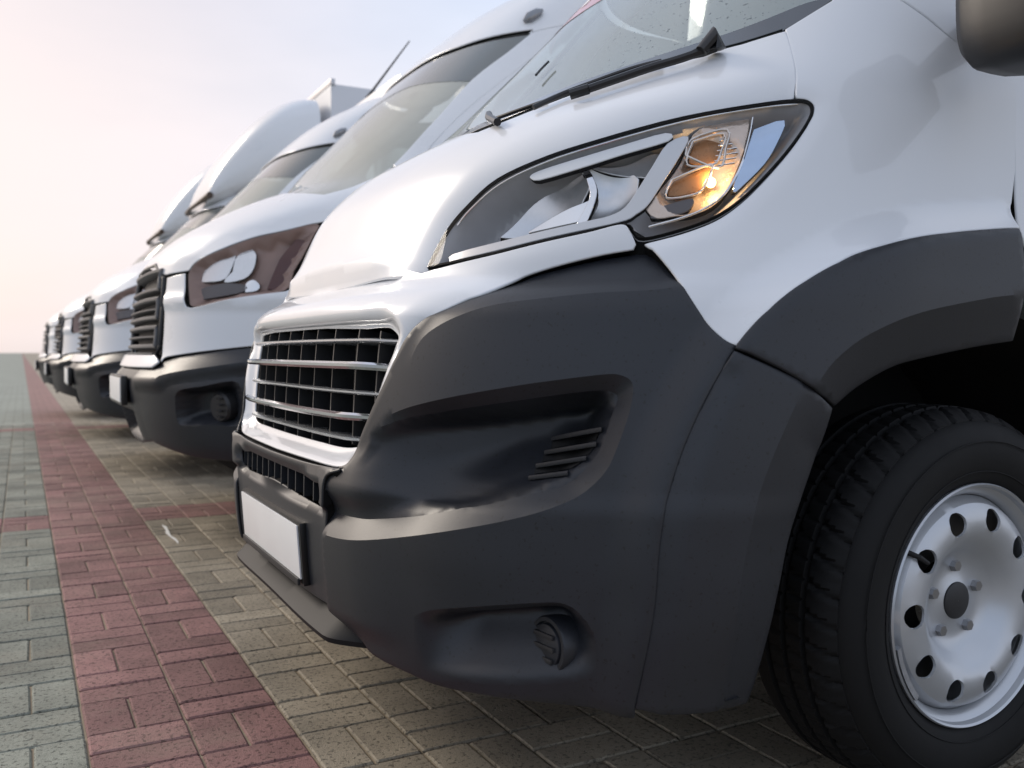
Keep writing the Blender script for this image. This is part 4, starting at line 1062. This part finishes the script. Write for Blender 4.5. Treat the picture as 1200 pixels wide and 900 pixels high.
# grille
GB = mat('grille_grey', (.10, .10, .105), .45); 
g2 = panel('grille', M, mirror(gr_half), mat('grille_void', (.012, .011, .011), .7), v2, -.035, sp=.05, roll=.0)
def sweep(name, z0, hw, h, off, m, par, dz=0.):
    s = np.linspace(-hw, hw, 31); nr = M.N(s, np.full(31, z0)); b0 = M.base(s, np.full(31, z0)); rings = []
    for i in range(31):
        rings.append([b0[i]+nr[i]*(off+a)+np.array([0, 0, c]) for a, c in ((-.05, -h/2), (-.006, -h/2), (0, -h*.25), (0, h*.25), (-.006, h/2), (-.05, h/2))])
    return MB().loft(rings, True, True).build(name, m, par)
hw2 = lambda z: float(np.interp(z, sz_gr[::-1, 1], sz_gr[::-1, 0]))
for z0, t in ((1.165, .020), (1.085, .016), (1.045, .020), (1.000, .010), (.965, .018), (.925, .018), (.885, .010), (.845, .018), (.812, .012)):
    sweep('grille_bar', z0, hw2(z0)-.012, t, .010, GB, g2)
for sg in (1, -1):
    for z0, z1 in ((1.085, 1.165), (.965, 1.045), (.845, .925)):
        pts = [M.P(np.array([sg*(hw2(z)-.016)]), np.array([z]), np.array([.002]))[0] for z in np.linspace(z0, z1, 5)]
        MB().tube(pts, .011, 8).build('grille_bar', GB, g2)
fr_ring = np.vstack([mirror(gr_half), mirror(gr_half)[:1]]); pr_ = M.P(fr_ring[:, 0], fr_ring[:, 1], np.full(len(fr_ring), -.002))
MB().tube(pr_, .010, 8, False).build('grille_surround', PLASTIC_D, g2)
# white chin below the grille
ch_half = np.vstack([[[0, .800], [.10, .800]], M.T([(184, 419), (189, 426), (182, 431), (172, 431)]), [[.08, .755], [0, .755]]])
panel('chin', M, mirror(ch_half), WHITE2, v2, .018, sp=.02, roll=.03, lip=.005)
# bumper
b_top = MT([(292, 408), (245, 413), (195, 421), (189, 428), (180, 434)])
b_bot = MT([(178, 517), (202, 528), (230, 536), (268, 540)], .0)
bp2 = np.vstack([[[0, .748], [.07, .748]], b_top[::-1], [gx(M, 1.12, .83), gx(M, 1.12, .42)], b_bot[::-1], [[.08, .42], [0, .42]]])
cr2 = MT([(186, 446), (196, 441), (245, 432), (290, 426)]); cr3 = MT([(188, 462), (200, 452), (245, 446), (290, 441)])
fog_px = [(205, 480), (205, 464), (211, 457), (235, 453), (280, 449), (282, 496), (250, 498), (214, 499), (207, 492)]
sz_f2 = curve(M.T(fog_px+[fog_px[0]], 0.), 4)[:-1]
def b2_off(q):
    a = np.abs(q); s, z = a[:, 0], a[:, 1]; o = np.zeros(len(q))
    z2 = np.interp(s, cr2[:, 0], cr2[:, 1]); z3 = np.interp(s, cr3[:, 0], cr3[:, 1]); wing_ = smooth((s-.16)/.02)
    o += wing_*(.020-.35*np.clip(z-z2, 0, .1)); o -= wing_*.022*smooth((z2-z)/np.maximum(z2-z3, .005))*(z < z2)
    inF = inpoly(a, sz_f2); o = np.where(inF, o-.09*smooth(pdist(a, sz_f2, True)/.035), o)
    inS = (s < .125) & (z > .44) & (z < .565); o = np.where(inS, o-.05*smooth(np.minimum(.125-s, np.minimum(z-.44, .565-z))/.012), o)
    return o
panel('bumper', M, mirror(bp2), PLASTIC, v2, b2_off, creases=[cr2, cr2*[-1, 1], cr3[3:], (cr3*[-1, 1])[3:], np.vstack([sz_f2, sz_f2[:1]]), np.vstack([sz_f2, sz_f2[:1]])*[-1, 1]], sp=.013, roll=.03, lip=.004, normals=False)
for sg in (1, -1):
    c = M.T([(263, 477)], -.05)[0]; p = M.P(np.array([c[0]*sg]), c[1:], np.array([-.055]))[0]; n_ = Vector(M.N(np.array([c[0]*sg]), c[1:])[0]); n_ = (n_+Vector((-.8, 0, 0))).normalized()
    fl_ = MB().tube([Vector(p)-n_*.05, Vector(p)+n_*.02, Vector(p)+n_*.03], [.060, .060, .052], 20).build('fog_lamp', PLASTIC_D, v2)
    for k in range(4):
        MB().box(Vector(p)+n_*.03+Vector((0, 0, -.036+.024*k)), (.012, .07, .008), None, .002).build('slat', PLASTIC_D, fl_)
p0 = M.base(np.array([0.]), np.array([.655]))[0]
MB().box(p0+[-.014, 0, 0], (.026, .535, .128), None, .005).build('plate_frame', mat('frame_black', (.012, .012, .012), .3), v2)
MB().box(p0+[-.029, 0, .002], (.004, .51, .106), None, .0015).build('number_plate', PLATE, v2)
# windscreen, pillars, roof, side
g_edge = MT([(460, 193), (507, 143), (553, 93), (600, 57), (622, 39)])
scr2 = half([0, 2.27], [g_edge[-1][0]*.55, 2.262], g_edge[::-1], m_base[2:]+[0, .006], [0, 1.592])
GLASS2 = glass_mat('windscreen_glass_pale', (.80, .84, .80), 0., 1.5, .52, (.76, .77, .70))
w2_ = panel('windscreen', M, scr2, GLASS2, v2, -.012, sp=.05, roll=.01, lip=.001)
shade = half([0, 2.262], [g_edge[-1][0]*.55, 2.254], (g_edge+[-.006, 0])[::-1][:9], [g_edge[-9][0]*.5, 2.10], [0, 2.11])
panel('screen_shade_band', M, shade, mat('shade_band', (.16, .17, .165), .2, coat=.6), w2_, -.0105, sp=.05, roll=0)
pil_out = MT([(501, 176), (507, 167), (540, 133), (580, 100), (623, 67), (653, 45)])
roof_top = [gx(M, 2.10, 2.30), gx(M, 2.30, 2.36)]
def mirrored(name, poly, m, **k):
    for sg in (1, -1): panel(name, M, poly*[sg, 1], m, v2, **k)
mirrored('windscreen_pillar', np.vstack([(g_edge+[.004, 0]), [g_edge[-1]+[.01, .02]], roof_top, pil_out[::-1], [gx(M, 1.45, 1.53)]]), WHITE2, sp=.04, roll=.02, lip=.004)
dwin = np.array([gx(M, 1.66, 1.60), gx(M, 2.30, 1.60), gx(M, 2.30, 2.10), gx(M, 2.06, 2.10), gx(M, 1.90, 1.98)])
dpoly = np.vstack([pil_out[:-1]+[.006, -.004], [gx(M, 2.08, 2.24), gx(M, 2.36, 2.27), gx(M, 2.36, .55), gx(M, 2.07, .55), gx(M, 2.07, 1.54), gx(M, 1.58, 1.555)]])
for sg in (1, -1):
    d2 = panel('door', M, dpoly*[sg, 1], WHITE2, v2, 0., holes=[dwin*[sg, 1]], sp=.05, roll=.025, lip=.004)
    panel('door_window', M, dwin*[sg, 1], SIDEGLASS, d2, -.012, sp=.08, roll=.005)
rp = half([0, 2.79], gx(M, 2.58, 2.78), gx(M, 2.56, 2.60), gx(M, 2.40, 2.42), gx(M, 2.32, 2.375), gx(M, 2.12, 2.315), g_edge[-1]+[.012, .028], [g_edge[-1][0]*.6, 2.284], [0, 2.288])
panel('cab_roof', M, rp, WHITE2, v2, 0., sp=.06, roll=.02, lip=.004)
MB().box((4.5, Y2, 1.62), (4.0, 1.98, 2.44), None, .12).build('load_bay', WHITE2, v2)
MB().box((3.4, Y2, .36), (5.2, 1.9, .10)).build('underbody', GAP, v2)
panel('gap_shell', M, rect(-.82, .82, .42, 1.24), GAP, v2, -.11, sp=.1, roll=0)
panel('gap_shell', M, rect(-1.2, 1.2, 1.2, 1.56), GAP, v2, -.09, sp=.1, roll=0)
MB().box((2.42, Y2, 1.5), (.03, 1.6, 1.5)).build('bulkhead', INTERIOR, v2)
MB().box((1.62, Y2, 1.46), (.5, 1.6, .16), Matrix.Rotation(R(10), 3, 'Y'), .05).build('dashboard', mat('dash_grey', (.16, .16, .165), .7), v2)
for w in (.45, -.45):
    st = MB().box((2.2, Y2-w, 1.35), (.16, .5, .65), Matrix.Rotation(R(12), 3, 'Y'), .05).build('seat', INTERIOR, v2)
    MB().box((2.29, Y2-w, 1.78), (.10, .26, .2), None, .04).build('headrest', INTERIOR, st)
def on_m(px, off): q = M.T([px], off)[0]; return M.P(q[:1], q[1:], np.array([off]))[0]
mk = on_m((620, 21), .01); mk2 = on_m((630, 15), .012)
for sg in (1, -1):
    f_ = lambda p: (p[0], Y2+(p[1]-Y2)*sg, p[2])
    MB().tube([f_(mk-(mk2-mk)*.6), f_(mk), f_(mk2), f_(mk2+(mk2-mk)*.6)], [.008, .026, .022, .006], 10).build('roof_marker', mat('marker_grey', (.25, .26, .28), .2, metal=.6), v2)
    wy = Y2-sg*1.0
    tyr = [(.21, 0), (.25, -.012), (.31, -.01), (.345, .01), (.36, .05), (.36, .18), (.33, .22), (.21, .2)]
    rings = [[(1.50+r_*math.cos(t), wy+sg*y_, .36+r_*math.sin(t)) for r_, y_ in tyr] for t in np.linspace(0, 2*math.pi, 49)]
    wl2 = MB().loft(rings, False).build('wheel', RUBBER, v2)
    rings = [[(1.50+r_*math.cos(t), wy+sg*y_, .36+r_*math.sin(t)) for r_, y_ in [(.215, .0), (.20, .01), (.19, .05), (.12, .02), (.03, .04), (.002, .04)]] for t in np.linspace(0, 2*math.pi, 49)]
    MB().loft(rings, False).build('rim', STEEL, wl2)
# ---- copies along the row
def copy_tree(o, parent=None):
    c = o.copy(); COL.objects.link(c); c.parent = parent
    for ch in o.children: copy_tree(ch, c)
    return c
GRP = 'vans parked in a row'
tag(v2, 'white van with big slatted grille right behind the nearest van', 'van', GRP)
v3 = copy_tree(v2); v3.location = (1.6-.10, 7.20, 0); tag(v3, 'white van with a thin roof aerial, third from the camera', 'van', GRP)
v4 = copy_tree(v2); v4.location = (1.6-.17, 10.3, 0); tag(v4, 'white box van with a rounded roof fairing, nearer of the two with fairings', 'van', GRP)
v5 = copy_tree(v2); v5.location = (1.6-.22, 13.5, 0); tag(v5, 'white box van with a rounded roof fairing, farther of the two with fairings', 'van', GRP)
# aerial on the third van
def ray_y(px, py, Y): d = ray(px, py); return CP+d*((Y-CP[1])/d[1])
a0, a1 = ray_y(430, 115, 7.0), ray_y(480, 48, 7.0)
MB().tube([a0, a0*.9+a1*.1, a1], [.016, .010, .005], 8).build('aerial', BLACK, v3)
# roof fairings and load boxes
def fairing(v, Y):
    dx = v.location.x-1.6; rings = []
    for i, t in enumerate(np.linspace(0, 1, 18)):
        X = 1.85+dx+1.05*t; top = 2.45+1.05*math.sin(t*math.pi/2)**.75; bot = 2.32+.22*t; hw = .62+.42*math.sin(min(1, t*1.3)*math.pi/2); ring = []
        for a in np.linspace(0, 2*math.pi, 32, endpoint=False):
            ca, sa = math.cos(a), math.sin(a); e = .5
            ring.append((X, Y-hw*math.copysign(abs(ca)**e, ca), (top+bot)/2+(top-bot)/2*math.copysign(abs(sa)**e, sa)))
        rings.append(ring)
    MB().loft(rings, True, True).build('roof_fairing', WHITE2, v)
    MB().box((4.75+dx, Y, 2.10), (3.5, 2.12, 2.95), None, .03).build('load_box', mat('box_grey', (.62, .63, .66), .4), v)
    MB().box((3.02+dx, Y, 3.59), (.05, 2.16, .06), None, .01).build('box_edge_rail', mat('alu_rail', (.5, .5, .52), .4, metal=.7), v)
    q = [(1.86+dx, Y-.70, 2.40), (1.80+dx, Y-.30, 2.36), (1.78+dx, Y, 2.35), (1.80+dx, Y+.3, 2.36), (1.86+dx, Y+.7, 2.40)]
    MB().tube(q, [.035, .022, .02, .022, .035], 8).build('fairing_gap_bar', mat('gap_bar_dark', (.06, .035, .02), .5), v)  # added dark bar, stands for the gap line under the fairing
fairing(v4, 10.3); fairing(v5, 13.5)
